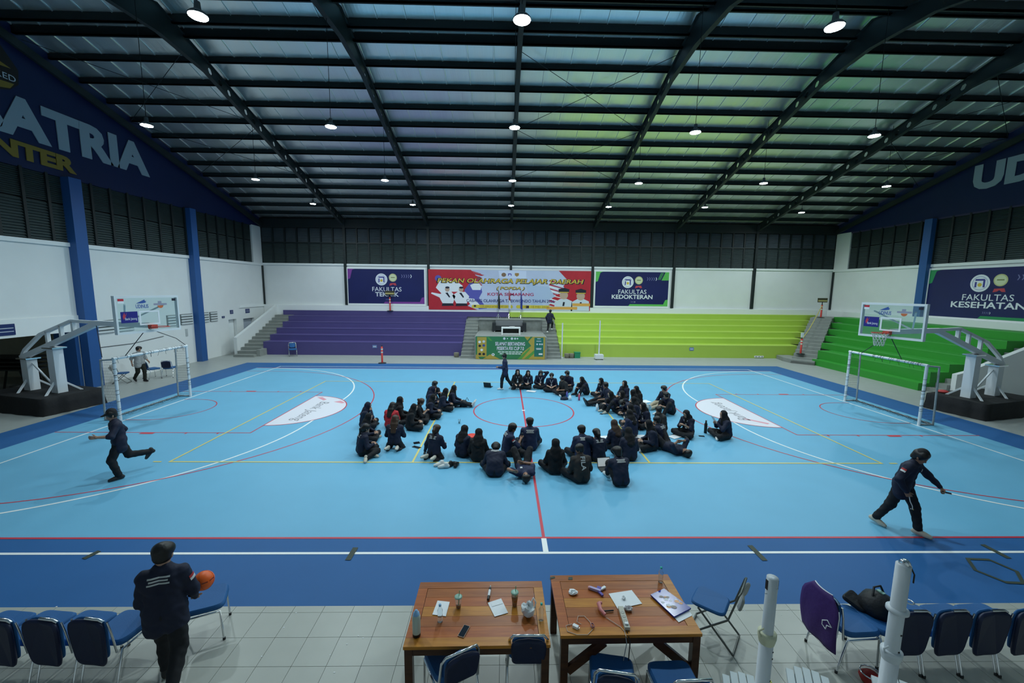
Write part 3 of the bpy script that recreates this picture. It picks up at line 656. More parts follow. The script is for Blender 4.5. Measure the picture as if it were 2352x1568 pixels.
for sx in (-1, 1):
    [MB().bar((sx*.85, q_, 0), (sx*.6, q_, .95), .05).build('trolley_leg', BLK, t) for q_ in (-.3, .3)]
def stool(lab, p, m, sc=1.0):
    t = empty('plastic_stool', p, .3, lab, 'stool')
    MB().lathe([(.0, .45*sc), (.17*sc, .45*sc), (.19*sc, .42*sc), (.19*sc, .38*sc), (.16*sc, .38*sc)], n=14).build('seat', m, t)
    for k in range(4):
        a = math.pi/4+k*math.pi/2; MB().bar((.13*sc*math.cos(a), .13*sc*math.sin(a), .40*sc), (.2*sc*math.cos(a), .2*sc*math.sin(a), 0), .09*sc, .03*sc).build('leg', m, t)
    MB().tube([(.17*sc*math.cos(2*math.pi*k/12), .17*sc*math.sin(2*math.pi*k/12), .16*sc) for k in range(12)], .012, 5, closed=True).build('ring', m, t)
stool('dark round stool in the left recess, left one of two', (-19.35, 1.35, 0), BLK, 1.1); stool('dark round stool in the left recess, right one of two', (-18.95, 1.75, 0), BLK, 1.1)
# ================================================================== HOOPS AND GOALS
GLASS = mat('clear_acrylic', (.80, .92, .92), .05, trans=.92, ior=1.02, spec=.4)
SKIRT = mat('black_skirt', (.008, .008, .009), .75, bump=.5, bscale=7)
NETM = mat('net_cord', (.55, .58, .56), .8); DNET = mat('dark_net_cord', (.035, .04, .04), .8)
ORANGE = mat('rim_red', (.50, .06, .04), .45)
def hoop(lab, base, boardp, net):
    base = Vector((*base, 0)); bp = Vector((*boardp, 0)); d = (base-bp).normalized()   # local +x runs from board back to base
    rz = math.atan2(d.y, d.x)
    t = empty('basketball_hoop', bp, rz, lab, 'basketball hoop')
    W_ = WHITESTEEL
    MB().box(.15, 2.5, -.075, .075, 3.0, 3.16).build('arm', W_, t)
    MB().bar((2.35, 0, 3.06), (6.2, 0, 1.72), .14, .17).build('lower_chord', W_, t)
    tc = [(2.4, 3.10), (3.5, 3.12), (5.1, 2.60), (6.0, 2.0), (6.2, 1.74)]
    for a, b in zip(tc[:-1], tc[1:]): MB().bar((a[0], 0, a[1]), (b[0], 0, b[1]), .10, .10).build('upper_chord', W_, t)
    for x, z0, z1 in ((3.45, 2.7, 3.1), (4.05, 2.5, 2.95), (4.75, 2.25, 2.72)): MB().bar((x, 0, z0), (x, 0, z1), .10, .10, up=(1, 0, 0)).build('strut', W_, t)
    for x, z1 in ((4.5, 2.22), (5.88, 1.78)):
        p = MB().box(x-.16, x+.16, -.14, .14, .3, z1-.08).build('support_post', W_, t)
        MB().box(x-.26, x+.26, -.2, .2, z1-.08, z1-.04).build('clamp_plate', CHROME, p)
        for sy in (-1, 1): MB().bar((x, sy*.12, .95), (x-.3, sy*.62, .45), .05).build('brace', W_, t)
    MB().bar((4.7, 0, .75), (5.7, 0, 1.55), .045).build('tie_rod', W_, t)
    # base under a black skirt
    a = [(3.85, -.85), (6.95, -.85), (6.95, .85), (3.85, .85)]; mb = MB(); n = 44; ring = []
    per = []
    for i in range(4):
        p, q = Vector(a[i]), Vector(a[(i+1) % 4])
        for k in range(n//4): per.append(p.lerp(q, k/(n//4)))
    cen = Vector((5.4, 0)); N = len(per); vs = []
    for j, (zz, fl) in enumerate(((.58, 0), (.56, .02), (.3, .04), (.0, .10))):
        for i, p in enumerate(per):
            dd = (p-cen).normalized(); wv = .03*math.sin(i*2.4)*(j/3); q = p+dd*(fl+wv); vs.append((q.x, q.y, zz))
    mb.add(vs, [(j*N+(i+1) % N, j*N+i, (j+1)*N+i, (j+1)*N+(i+1) % N)[::-1][::-1] for j in range(3) for i in range(N)], 0, True)
    mb.add(vs[:N], [tuple(range(N))]); mb.build('skirted_base', SKIRT, t)
    # board
    g = MB().box(.02, .045, -.9, .9, 2.92, 3.96).build('backboard', GLASS, t)
    fm = MB()
    for y0, y1, z0, z1 in ((-.93, .93, 2.86, 2.93), (-.93, .93, 3.95, 4.02), (-.93, -.88, 2.93, 3.95), (.88, .93, 2.93, 3.95)): MB().box(0, .12, y0, y1, z0, z1).build('board_frame', W_, g)
    for y0, y1, z0, z1 in ((-.30, .30, 3.50, 3.55), (-.30, .30, 3.10, 3.15), (-.30, -.25, 3.15, 3.50), (.25, .30, 3.15, 3.50)): MB().box(.012, .0195, y0, y1, z0, z1).build('target_line', WHITEP, g)
    ux = Vector((0, 1, 0)) if base.x > 0 else Vector((0, 1, 0))
    ux = Vector((0, -1, 0)); n_ = Vector((-1, 0, 0)); uz = Vector((0, 0, 1))
    def Q(u, z, e=.012): return Vector((e, -u, z))       # u: left to right as seen from the court
    flat('flag_sticker', [(0, 0), (.16, 0), (.16, .07), (0, .07)], mat('flag_red', (.55, .02, .04), .5), g, Q(-.84, 3.86), ux, uz, .002)
    flat('flag_sticker', [(0, 0), (.16, 0), (.16, .07), (0, .07)], WHITEP, g, Q(-.84, 3.79), ux, uz, .002)
    flat('bank_sticker', [(0, 0), (.46, 0), (.46, .34), (0, .34)], mat('sticker_blue', (.02, .02, .22), .4), g, Q(-.80, 3.20), ux, uz, .002)
    text('sticker_lettering', 'Bank Jateng', .32, .10, WHITEP, g, Q(-.53, 3.31, .009), ux, uz, .001)
    flat('sticker_star', [(-.05, 0), (0, .12), (.02, .02), (.07, .12), (.02, -.03), (-.03, -.1)], mat('sticker_red', (.55, .05, .08), .5), g, Q(-.70, 3.40, .009), ux, uz, .001)
    BL_ = mat('logo_blue', (.04, .10, .35), .45)
    flat('wing_logo', [(-.17, 0), (.08, .12), (.1, .06), (.13, .09), (.11, .02), (0, .0)], BL_, g, Q(-.19, 3.78), ux, uz, .002)
    text('club_lettering', 'UDINUS', .36, .12, BL_, g, Q(-.19, 3.69), ux, uz, .002, bold=.02)
    flat('league_logo', [(-.19, 0), (.21, 0), (.21, .06), (.05, .06), (.05, .13), (-.06, .13), (-.06, .06), (-.19, .06)], mat('logo_grey', (.30, .30, .40), .5), g, Q(.34, 3.71), ux, uz, .002)
    flat('ball_logo', [(.09*math.cos(a_), .09*math.sin(a_)) for a_ in [math.pi+math.pi*k/10 for k in range(11)]], mat('logo_orange', (.6, .16, .06), .5), g, Q(.35, 3.70), ux, uz, .002)
    flat('number_sticker', [(0, 0), (.12, 0), (.12, .08), (0, .08)], DARKP, g, Q(.72, 3.84), ux, uz, .002)
    # rim
    r = MB().tube([(-.40+.225*math.cos(2*math.pi*k/20), .225*math.sin(2*math.pi*k/20), 3.05) for k in range(20)], .012, 6, closed=True).build('rim', ORANGE, t)
    MB().box(-.16, .0, -.09, .09, 2.98, 3.10).build('rim_bracket', ORANGE, r)
    mb = MB(); nn = 12; lev = 5
    if net:
        for k in range(nn):
            for s in (-1, 1):
                pts = []
                for j in range(lev+1):
                    a_ = 2*math.pi*(k+s*j*.5)/nn; rr = .222-.10*(j/lev)**.6; pts.append((-.40+rr*math.cos(a_), rr*math.sin(a_), 3.04-.42*j/lev))
                mb.tube(pts, .008, 4, caps=False)
        o = mb.build('hoop_net', NETM, r); o['kind'] = 'stuff'
    for sy in (-1, 1): MB().bar((.12, sy*.6, 3.75), (1.1, 0, 3.12), .045).build('board_brace', W_, t)
    return t
hl = hoop('white basketball stand with see-through board at the left end of the court', (-17.7, .4), (-12.0, -1.1), False)
hr = hoop('white basketball stand with netted rim at the right end of the court', (17.7, .4), (12.0, -1.1), True)
def goal(lab, x, s, yc):
    t = empty('futsal_goal', (x, yc, 0), 0 if s > 0 else math.pi, lab, 'goal')   # local +x points off the court
    wm = WHITESTEEL; dm = mat('goal_grime', (.35, .37, .38), .6, var=.4, vscale=5)
    for sy in (-1, 1):
        MB().tube([(0, sy*1.5, 0), (0, sy*1.5, 2.02)], .045, 10).build('post', wm, t)
        MB().tube([(.48, sy*1.5, 0), (.42, sy*1.5, 1.98)], .028, 8).build('rear_post', dm, t)
        MB().tube([(0, sy*1.5, 2.0), (.43, sy*1.5, 1.97)], .028, 8).build('top_stay', dm, t)
        MB().tube([(0, sy*1.5, .03), (.48, sy*1.5, .03)], .028, 8).build('bottom_stay', dm, t)
    MB().tube([(0, -1.54, 2.02), (0, 1.54, 2.02)], .045, 10).build('crossbar', wm, t)
    MB().tube([(.48, -1.5, .03), (.48, 1.5, .03)], .024, 8).build('rear_bar', dm, t)
    rnd = random.Random(7); mb = MB()
    # side nets, a sagging net heaped at the back, and the ties on the bar
    for sy in (-1, 1):
        for k in range(9): mb.tube([(.05*k, sy*1.5, .05), (.05*k, sy*1.5, 1.95)], .0022, 3, caps=False)
        for k in range(20): mb.tube([(0, sy*1.5, .1+.095*k), (.44, sy*1.5, .1+.095*k)], .0022, 3, caps=False)
    for k in range(31):
        y = -1.5+.1*k; mb.tube([(.46, y, .04), (.40, y+.03, .03+.05*abs(math.sin(k*.7))), (.28+.08*math.sin(k), y, .015)], .004, 3, caps=False)
    for j in range(5): mb.tube([(.46-.05*j, -1.5+.1*k, .02+.05*abs(math.sin(k*.9+j))) for k in range(31)], .004, 3, caps=False)
    o = mb.build('goal_net', DNET, t); o['kind'] = 'stuff'
    mb = MB()
    for k in range(26):
        y = rnd.uniform(-1.45, 1.45); mb.tube([(.05*math.cos(a), y+.006*a, 2.02+.05*math.sin(a)) for a in [j*1.05 for j in range(7)]], .006, 4)
        if k % 3 == 0: mb.tube([(.0, y, 1.97), (.02, y+rnd.uniform(-.05, .05), 1.85)], .005, 3)
    for sy in (-1, 1):
        for k in range(12): z = rnd.uniform(.1, 1.9); mb.tube([(.05*math.cos(a), sy*1.5+.05*math.sin(a), z+.006*a) for a in [j*1.05 for j in range(7)]], .006, 4)
    o = mb.build('net_ties', DNET, t); o['kind'] = 'stuff'
    return t
goal('white futsal goal with torn dark net on the left goal line', -13.1, -1, .2)
goal('white futsal goal with torn dark net on the right goal line', 13.07, 1, .05)
def cord(pts, lab, r=.012, m=None): return tag(MB().tube(pts, r, 5).build('cord', m or BLACKM), lab, 'cord')
cord([(-12.25, -1.05, 2.9), (-13.0, -1.0, 2.07)], 'dark cord from the left hoop rim to the near end of the goal bar')
cord([(-12.2, -.95, 2.95), (-12.9, 1.0, 2.4), (-13.05, 1.6, 2.07)], 'dark cord from the left hoop rim to the far end of the goal bar')
cord([(-14.3, -.5, 3.05), (-13.55, -1.2, 2.05)], 'dark cord hanging from the left hoop arm down to the goal')
cord([(12.1, -1.0, 2.95), (12.95, .9, 2.07)], 'dark cord from the right hoop rim to the far end of the goal bar')
cord([(12.1, -1.05, 2.95), (13.05, -.6, 2.07)], 'dark cord from the right hoop rim to the middle of the goal bar')
# red pack lying on the right hoop skirt
p = px(2178, 893, Z=.62)
tag(MB().lathe([(.0, .0), (.16, .01), (.18, .05), (.1, .09), (0, .1)], (16.15, .72, .585), 12).build('red_bag', mat('red_cloth', (.5, .05, .05), .6)), 'small red bundle lying on the right hoop skirt', 'bag')
# ================================================================== BARRIERS, POLES, BACK DETAILS
def barrier(lab, p, h, sign, board_m=None):
    t = empty('barrier_post', p, 0, lab, 'barrier post')
    MB().lathe([(0.0, .05), (.06, .05), (.22, .03), (.23, 0), (0, 0)][::-1], n=18).build('base', BLK, t)
    MB().lathe([(.055, .03), (.055, h), (0, h)], n=12).build('post', mat('barrier_red', (.62, .05, .04), .45), t)
    for z in (.62, .80): MB().lathe([(.058, h*z), (.058, h*z+.08)], n=12).build('reflective_band', mat('band_white', (.75, .72, .6), .4), t)
    MB().lathe([(.03, h), (.04, h+.05), (0, h+.08)], n=8).build('cap', BLK, t)
    if sign:
        MB().box(-.02, .02, -.02, .02, h+.05, h+.35).build('sign_stem', BLK, t)
        s_ = MB().box(-.34, .34, -.02, .02, h+.18, h+.48).build('sign_plate', mat('sign_dark', (.05, .045, .02), .5), t)
        MB().box(-.32, .32, -.024, -.02, h+.24, h+.34).build('sign_stripe', mat('sign_gold', (.5, .42, .16), .5), s_)
    return t
barrier('red barrier post standing on the floor before the purple bleacher', px(878, 834), .98, False)
barrier('red barrier post with a dark sign board, on top of the purple bleacher', (-9.15, 16.22, 2.64), 1.0, True)
q0 = Vector((17.75, 10.6, .53)); q1 = Vector((21.6, 14.2, 2.57))
barrier('red barrier post at the foot of the corner stairs', q0, .95, False)
barrier('red barrier post with a dark sign board, at the top of the corner stairs', q1, .9, True)
tag(MB().box(-.08, .08, -.02, .02, 0, .3).build('notice_card', WHITEP, None, q0+Vector((0, 0, 1.03))), 'small white notice card on the barrier post at the stair foot', 'card')
tag(MB().tube([q0+Vector((0, 0, .9)), q0.lerp(q1, .35)+Vector((0, 0, .72)), q0.lerp(q1, .7)+Vector((0, 0, .75)), q1+Vector((0, 0, .85))], .025, 6).build('barrier_chain', mat('chain_yellow', (.55, .45, .1), .5)), 'yellow and black chain slung between the two corner stair posts', 'chain')
def pole(lab, p, h, box):
    t = empty('white_pole', p, 0, lab, 'pole')
    MB().tube([(0, 0, .02), (0, 0, h)], .04, 10).build('shaft', WHITESTEEL, t)
    if box:
        MB().box(-.26, .26, -.2, .2, .05, .32).build('ballast_box', WHITESTEEL, t)
        for sx in (-1, 1): MB().box(sx*.2-.03, sx*.2+.03, -.2, .2, 0, .05).build('foot', BLK, t)
    else: MB().lathe([(.0, 0), (.09, 0), (.09, .03), (0, .04)], n=12).build('foot', WHITESTEEL, t)
pole('thin white pole beside the right stage stairs', (2.98, 11.55, 0), 2.25, False)
pole('white pole on a white ballast box before the lime bleacher', (5.27, 11.15, 0), 2.45, True)
t = empty('crate', (3.98, 11.65, 0), 0, 'small green plastic crate before the lime bleacher', 'crate'); gc = mat('crate_green', (.02, .24, .12), .5)
MB().box(-.18, .18, -.15, .15, 0, .34).build('crate_body', gc, t); MB().box(-.2, .2, -.17, .17, .34, .38).build('crate_rim', gc, t)
pl = mat('planter_stone', (.22, .20, .15), .8, var=.5, vscale=12)
for x, lab in ((3.32, 'brown stone planter next to the right stage stairs, left of two'), (3.62, 'brown stone planter next to the green crate, right of two'), (-3.75, 'grey stone block at the foot of the purple bleacher beside the stage stairs')):
    t = empty('planter', (x, 11.6, 0), 0, lab, 'planter'); MB().lathe([(.0, 0), (.15, 0), (.17, .2), (.16, .26), (.0, .24)], n=9).build('planter_body', pl, t); MB().lathe([(.165, .24), (.175, .27), (.16, .29)], n=9).build('planter_rim', pl, t)
for x, lab in ((-9.05, 'small blue printed notice on the front of the purple bleacher'), (11.55, 'small blue printed notice on the front of the lime bleacher')):
    t = tag(MB().box(x-.14, x+.14, 12.015, 12.035, .48, .68).build('notice', mat('notice_blue', (.16, .24, .50), .5)), lab, 'sign'); MB().box(x-.1, x+.1, 12.012, 12.015, .55, .61).build('notice_text', SILV, t)
t = tag(MB().box(15.75, 16.35, 12.0, 12.04, .05, .17).build('socket_plate', PANELW), 'white socket plate low on the lime bleacher near the corner stairs', 'socket')
for k in range(3): MB().lathe([(.0, .004), (.03, .004), (.03, 0)], (15.85+.2*k, 12.0, .11), 8, axis=(0, -1, 0)).build('socket_hole', BLK, t)
# flags on the stage ledge
def flag(lab, x, m1, m2):
    t = empty('flag_on_stand', (x, 15.75, 2.22), 0, lab, 'flag')
    MB().tube([(0, 0, .0), (0, 0, 2.1)], .014, 6).build('flag_pole', CHROME, t)
    for k in range(3):
        a = k*2.09+.5; MB().bar((0, 0, .3), (.2*math.cos(a), .2*math.sin(a), .0), .02).build('stand_leg', CHROME, t)
    MB().lathe([(0, .0), (.03, .03), (0, .09)], (0, 0, 2.08), 8).build('finial', GOLD, t)
    for mm, za, zb_ in ((m1, 2.05, 1.35), (m2, 1.35, .72)):
        mb = MB(); vs = []; nz_, ny = 8, 9
        for i in range(nz_+1):
            z = za+(zb_-za)*i/nz_; w_ = .05+.11*min(1, (2.05-z)/.8)
            for j in range(ny): vs.append((w_*(j/(ny-1)-.25)*1.0, .035*math.sin(j*2.1+z*2)+.01, z-.08*(j/(ny-1))))
        mb.add(vs, [(i*ny+j, i*ny+j+1, (i+1)*ny+j+1, (i+1)*ny+j) for i in range(nz_) for j in range(ny-1)], 0, True); mb.build('flag_cloth', mm, t)
fw = mat('flag_white', (.70, .72, .74), .7); fr = mat('flag_cloth_red', (.45, .03, .03), .7); fb = mat('flag_black', (.012, .014, .014), .7); fbl = mat('flag_blue', (.03, .05, .30), .7)
flag('black and white flag hanging on a chrome stand, left of three', -1.15, fb, fb); flag('red and white flag hanging on a stand, middle of three', -.38, fr, fw); flag('blue flag hanging on a stand, right of three', .48, fbl, fbl)
# sofa and coffee table on the stage
t = empty('sofa', (-.37, 14.2, 1.40), 0, 'grey and black sofa on the stage', 'sofa'); sg = mat('sofa_grey', (.20, .21, .22), .6); sb = mat('sofa_black', (.018, .022, .026), .5)
MB().box(-.95, .95, -.35, .38, .12, .40).build('seat', sb, t); MB().box(-.95, .95, .12, .38, .40, .74).build('backrest', sg, t)
for sx in (-1, 1):
    MB().box(*(sorted((sx*.93, sx*1.17))), -.38, .38, .06, .62).build('armrest', sb, t)
    for sy in (-.3, .3): MB().box(sx*1.02-.03, sx*1.02+.03, sy-.03, sy+.03, 0, .06).build('leg', CHROME, t)
t = empty('coffee_table', (-.28, 12.45, 1.40), 0, 'low white coffee table in front of the sofa', 'table')
MB().box(-.62, .62, -.3, .3, .40, .47).build('table_top', PANELW, t)
for sx in (-1, 1): MB().box(*(sorted((sx*.52, sx*.62))), -.3, .3, .0, .40).build('side_panel', PANELW, t)
MB().box(-.52, .52, -.28, .28, .02, .07).build('bottom_shelf', PANELW, t); MB().box(-.52, .52, .2, .26, .07, .40).build('back_panel', BLK, t)
tag(MB().lathe([(0, 0), (.16, .005), (.2, .04), (0, .02)], (-.2, 12.5, 1.871), 16).build('plate', PANELW), 'white dish on the low coffee table', 'plate')
# ================================================================== CHAIRS
CHB = mat('chair_blue', (.012, .105, .30), .6, bump=.2, bscale=160); CHD = mat('chair_back_navy_shaded', (.0045, .010, .042), .5); GREYP = mat('chair_grey', (.30, .31, .29), .5)  # navy of the chair backs darkened in colour for their unlit rear side
def pad(w0, w1, d, th, nx=8, ny=8, curve=.0, rnd=.06):
    """rounded pad in xy, from y=0 (width w0) to y=d (width w1), thickness th along z"""
    mb = MB(); top = []; N = 28
    poly = []
    for k in range(N):
        a = 2*math.pi*k/N; c, s = math.cos(a), math.sin(a)
        e = .38; X = math.copysign(abs(c)**e, c); Y = math.copysign(abs(s)**e, s)
        y = (Y+1)/2*d; w_ = w0+(w1-w0)*y/d; poly.append((X*w_/2, y))
    rings = [(.93, 0), (1.0, th*.3), (1.0, th*.7), (.92, th)]; vs = []
    for sc, z in rings:
        for x, y in poly: vs.append((x*sc, d/2+(y-d/2)*sc, z+curve*((x/(max(w0, w1)/2))**2)))
    mb.add(vs, [(i*N+k, i*N+(k+1) % N, (i+1)*N+(k+1) % N, (i+1)*N+k) for i in range(3) for k in range(N)], 0, True)
    mb.add(vs[:N], [tuple(range(N))[::-1]]); mb.add(vs[-N:], [tuple(range(N))])
    return mb
def tf(mb, M):
    mb.v = [tuple(M @ Vector(v)) for v in mb.v]; return mb
def stack_chair(name='stacking_chair', big=True):
    t = empty(name)
    tf(pad(.42, .46, .45, .07, curve=.012), Matrix.Translation((0, -.2, .40))).build('seat', CHB, t)
    w0, w1, hh, z0 = (.34, .43, .55, .29) if big else (.34, .37, .33, .48)
    A = math.radians(92 if big else 102); y0 = -.285 if big else -.25
    bk = tf(pad(w0, w1, hh, .045, curve=.03), Matrix.Translation((0, y0, z0)) @ Matrix.Rotation(A, 4, 'X')).build('backrest', CHD, t)
    tf(pad(w0*.92, w1*.95, hh*.90, .03, curve=.03), Matrix.Translation((0, y0+.012, z0+hh*.09)) @ Matrix.Rotation(A, 4, 'X') @ Matrix.Translation((0, 0, -.028))).build('back_pad', CHB, bk)
    for sx in (-1, 1):
        MB().tube([(sx*.215, .22, 0), (sx*.215, .20, .39), (sx*.215, -.20, .395), (sx*.215, -.30, 0)], .012, 7).build('leg_frame', CHROME, t)
        for y_, z_ in ((.22, 0), (-.30, 0)): MB().lathe([(.016, 0), (.016, .03), (0, .03)], (sx*.215, y_, 0), 7).build('rubber_foot', BLK, t)
    if big:
        MB().tube([(-.02, -.325, .85), (.14, -.325, .845), (.18, -.325, .82)], .016, 7).build('back_handle', CHROME, t)
        for sx in (-1, 1): MB().tube([(sx*.205, -.25, .40), (sx*.222, -.30, .70), (sx*.205, -.31, .81)], .011, 6).build('back_tube', CHROME, t)
    else:
        MB().tube([(-.215, -.23, .39), (-.195, -.30, .76), (-.16, -.325, .825), (.16, -.325, .825), (.195, -.30, .76), (.215, -.23, .39)], .014, 8).build('back_tube', CHROME, t)
        MB().box(-.03, .03, -.318, -.312, .53, .536).build('brand_plate', CHROME, t)
    return t
def folding_chair():
    t = empty('folding_chair'); gm = mat('chair_tube_grey', (.13, .14, .13), .4, .5)
    tf(pad(.38, .40, .40, .045, curve=.01), Matrix.Translation((0, -.18, .42))).build('seat', CHB, t)
    M = Matrix.Translation((0, -.27, .60)) @ Matrix.Rotation(math.radians(100), 4, 'X')
    tf(pad(.38, .42, .20, .03, curve=.05), M).build('backrest', GREYP, t)
    for sx in (-1, 1):
        MB().tube([(sx*.20, -.31, .80), (sx*.205, -.22, .45), (sx*.21, .22, .02)], .012, 7).build('front_leg', gm, t)
        MB().tube([(sx*.19, .12, .43), (sx*.19, -.30, .02)], .012, 7).build('rear_leg', gm, t)
    MB().tube([(-.21, .22, .02), (.21, .22, .02)], .012, 7).build('front_bar', gm, t); MB().tube([(-.19, -.30, .02), (.19, -.30, .02)], .012, 7).build('rear_bar', gm, t)
    MB().tube([(-.20, -.31, .80), (-.17, -.325, .83), (.17, -.325, .83), (.20, -.31, .80)], .012, 7).build('top_bar', gm, t)
    return t
C1 = stack_chair(); C3 = stack_chair('table_chair', False); C2 = folding_chair(); used = {}
def put(proto, x, y, hd, lab, grp, z=.011, sc=1.0):
    o = proto if proto.name not in used else copy_tree(proto)
    used[proto.name] = 1
    o.location = (x, y, z); o.rotation_euler = (0, 0, math.radians(hd-90)); o.scale = (sc, sc, sc)
    return tag(o, lab, 'chair', grp)
G1c = 'blue stacking chairs on the tiled walkway'
put(C3, -1.27, -10.52, 118, 'blue chair with chrome rim, turned askew at the left table', G1c)
put(C3, -.45, -10.30, 90, 'blue chair with chrome rim, tucked straight under the right end of the left table', G1c)
put(C3, .40, -10.72, 80, 'blue chair at the bottom edge in front of the right table, left of two', G1c)
put(C3, 1.02, -10.80, 92, 'blue chair at the bottom edge in front of the right table, right of two', G1c)
put(C1, -4.45, -9.66, 25, 'blue chair standing apart behind the person with the orange ball', G1c)
for k, x in enumerate((-5.06, -5.53, -6.0, -6.47)):
    put(C1, x, -10.08, 84, 'blue chair in the left row, %s the person with the ball' % ['nearest to', 'second from', 'third from', 'fourth from'][k], G1c)
for k, x in enumerate((3.40, 3.83, 4.27, 4.71, 5.15)):
    put(C1, x, -10.03, [5, 92, 94, 94, 94][k], ['blue chair with a purple vest over its back, left end of the right row', 'blue chair with a black bag on it, in the right row', 'blue chair in the right row, third from the vest end', 'blue chair in the right row, fourth from the vest end', 'blue chair in the right row, at the right picture edge'][k], G1c)
put(C2, 1.93, -9.72, 140, 'grey folding chair with blue seat beside the right table', 'folding chairs')
put(C2, -17.75, 3.95, 20, 'blue folding chair by the left blue column', 'folding chairs', 0)
put(C3, -17.3, 5.0, 70, 'blue chair behind the left goal, second from the column', 'chairs by the left wall', 0)
put(C3, -16.75, 5.3, 110, 'blue chair behind the left goal, third from the column', 'chairs by the left wall', 0)
put(C3, -14.05, 11.55, -60, 'single blue chair before the purple bleacher', 'chairs by the left wall', 0)
# vest over the chair back, bag, small things on the right row
VEST = mat('vest_purple', (.045, .012, .13), .7, bump=.3, bscale=20)
def vest():
    c = Vector((3.40, -10.03, .011)); a = math.radians(5-90); R = Matrix.Rotation(a, 4, 'Z')
    t = empty('vest', c, a, 'purple sleeveless vest with white edging hung over a chair back', 'vest')
    mb = MB(); vs = []; nu, nv = 13, 12
    for j in range(nv):
        v = j/(nv-1); z = .90-.64*v
        for i in range(nu):
            u = i/(nu-1)*2-1; w_ = (.235+.02*math.sin(math.pi*v)) if v > .2 else .12+.6*v
            vs.append((u*w_, -.355-.025*(1-u*u)-.01*math.sin(u*6+v*4)*v-.03*math.sin(math.pi*v), z))
    mb.add(vs, [(j*nu+i, j*nu+i+1, (j+1)*nu+i+1, (j+1)*nu+i) for j in range(nv-1) for i in range(nu-1)], 0, True)
    o = mb.build('vest_cloth', VEST, t); md = o.modifiers.new('s', 'SOLIDIFY'); md.thickness = .012
    MB().tube([vs[i] for i in range(nu)], .008, 5).build('white_edging', WHITEP, t)
    MB().tube([tuple(Vector(vs[j*nu+nu-1])) for j in range(2, 8)], .007, 5).build('white_edging', WHITEP, t)
    ly = -.40
    lg = [(.10, ly, .58), (.16, ly, .63), (.21, ly+.01, .58), (.16, ly, .565), (.15, ly, .51), (.10, ly, .53)]
    MB().tube([(x, y_-.03, z_) for x, y_, z_ in lg], .006, 5, closed=True).build('white_emblem', WHITEP, t)
vest()
t = empty('bag', (3.86, -9.92, .475), .2, 'black bag heaped on a chair in the right row', 'bag'); bm = mat('bag_black', (.008, .009, .012), .6, bump=.4, bscale=18)
MB().lathe([(0, 0), (.17, .01), (.20, .09), (.15, .2), (.05, .25), (0, .25)], n=12).build('bag_body', bm, t); MB().tube([(-.1, 0, .2), (-.05, .03, .32), (.05, .03, .32), (.1, 0, .2)], .012, 6).build('handle', bm, t)
MB().box(.02, .06, -.03, .05, .245, .262).build('tag', mat('tag_mint', (.25, .45, .38), .5), t)
t = empty('bag', (3.72, -9.92, .475), .5, 'dark cloth folder propped on a chair beside the white post', 'bag'); tf(pad(.14, .26, .24, .05), Matrix.Rotation(math.radians(22), 4, 'X')).build('cloth_body', bm, t); MB().box(-.03, .03, -.01, .02, 0, .03).build('zip_pull', CHROME, t)
t = empty('pouch', (3.42, -10.38, .011), .4, 'small red pouch in a chrome frame on the floor beside the vest chair', 'bag'); MB().lathe([(0, .0), (.09, .01), (.11, .06), (.06, .11), (0, .12)], n=12).build('pouch_body', mat('pouch_red', (.35, .02, .015), .6), t); MB().tube([(.1*math.cos(k), .1*math.sin(k), .11) for k in [2*math.pi*j/12 for j in range(12)]], .008, 5, closed=True).build('pouch_rim', CHROME, t)
# slatted white stools at the bottom edge
def slat_stool(lab, p, rz):
    t = empty('slatted_stool', p, rz, lab, 'stool'); wm = mat('stool_white', (.50, .56, .58), .5)
    for k in range(6):
        x = -.19+.076*k; L = .24*math.sqrt(max(.25, 1-(x/.24)**2)); MB().box(x-.032, x+.032, -L, L, .43, .46).build('slat', wm, t)
    for k in range(4):
        a = math.pi/4+k*math.pi/2; MB().bar((.14*math.cos(a), .14*math.sin(a), .43), (.2*math.cos(a), .2*math.sin(a), 0), .07, .03).build('leg', mat('stool_grey', (.16, .19, .22), .5), t)
    MB().box(-.2, .2, -.13, .13, .40, .43).build('frame', wm, t)
slat_stool('white slatted stool at the bottom edge, beside the right table leg', (1.68, -10.93, .011), -.4)
slat_stool('white slatted stool at the bottom edge, behind the thinner white post', (2.36, -10.88, .011), -.5)
slat_stool('white slatted stool at the bottom edge, behind the thicker white post', (3.16, -10.98, .011), -.6)
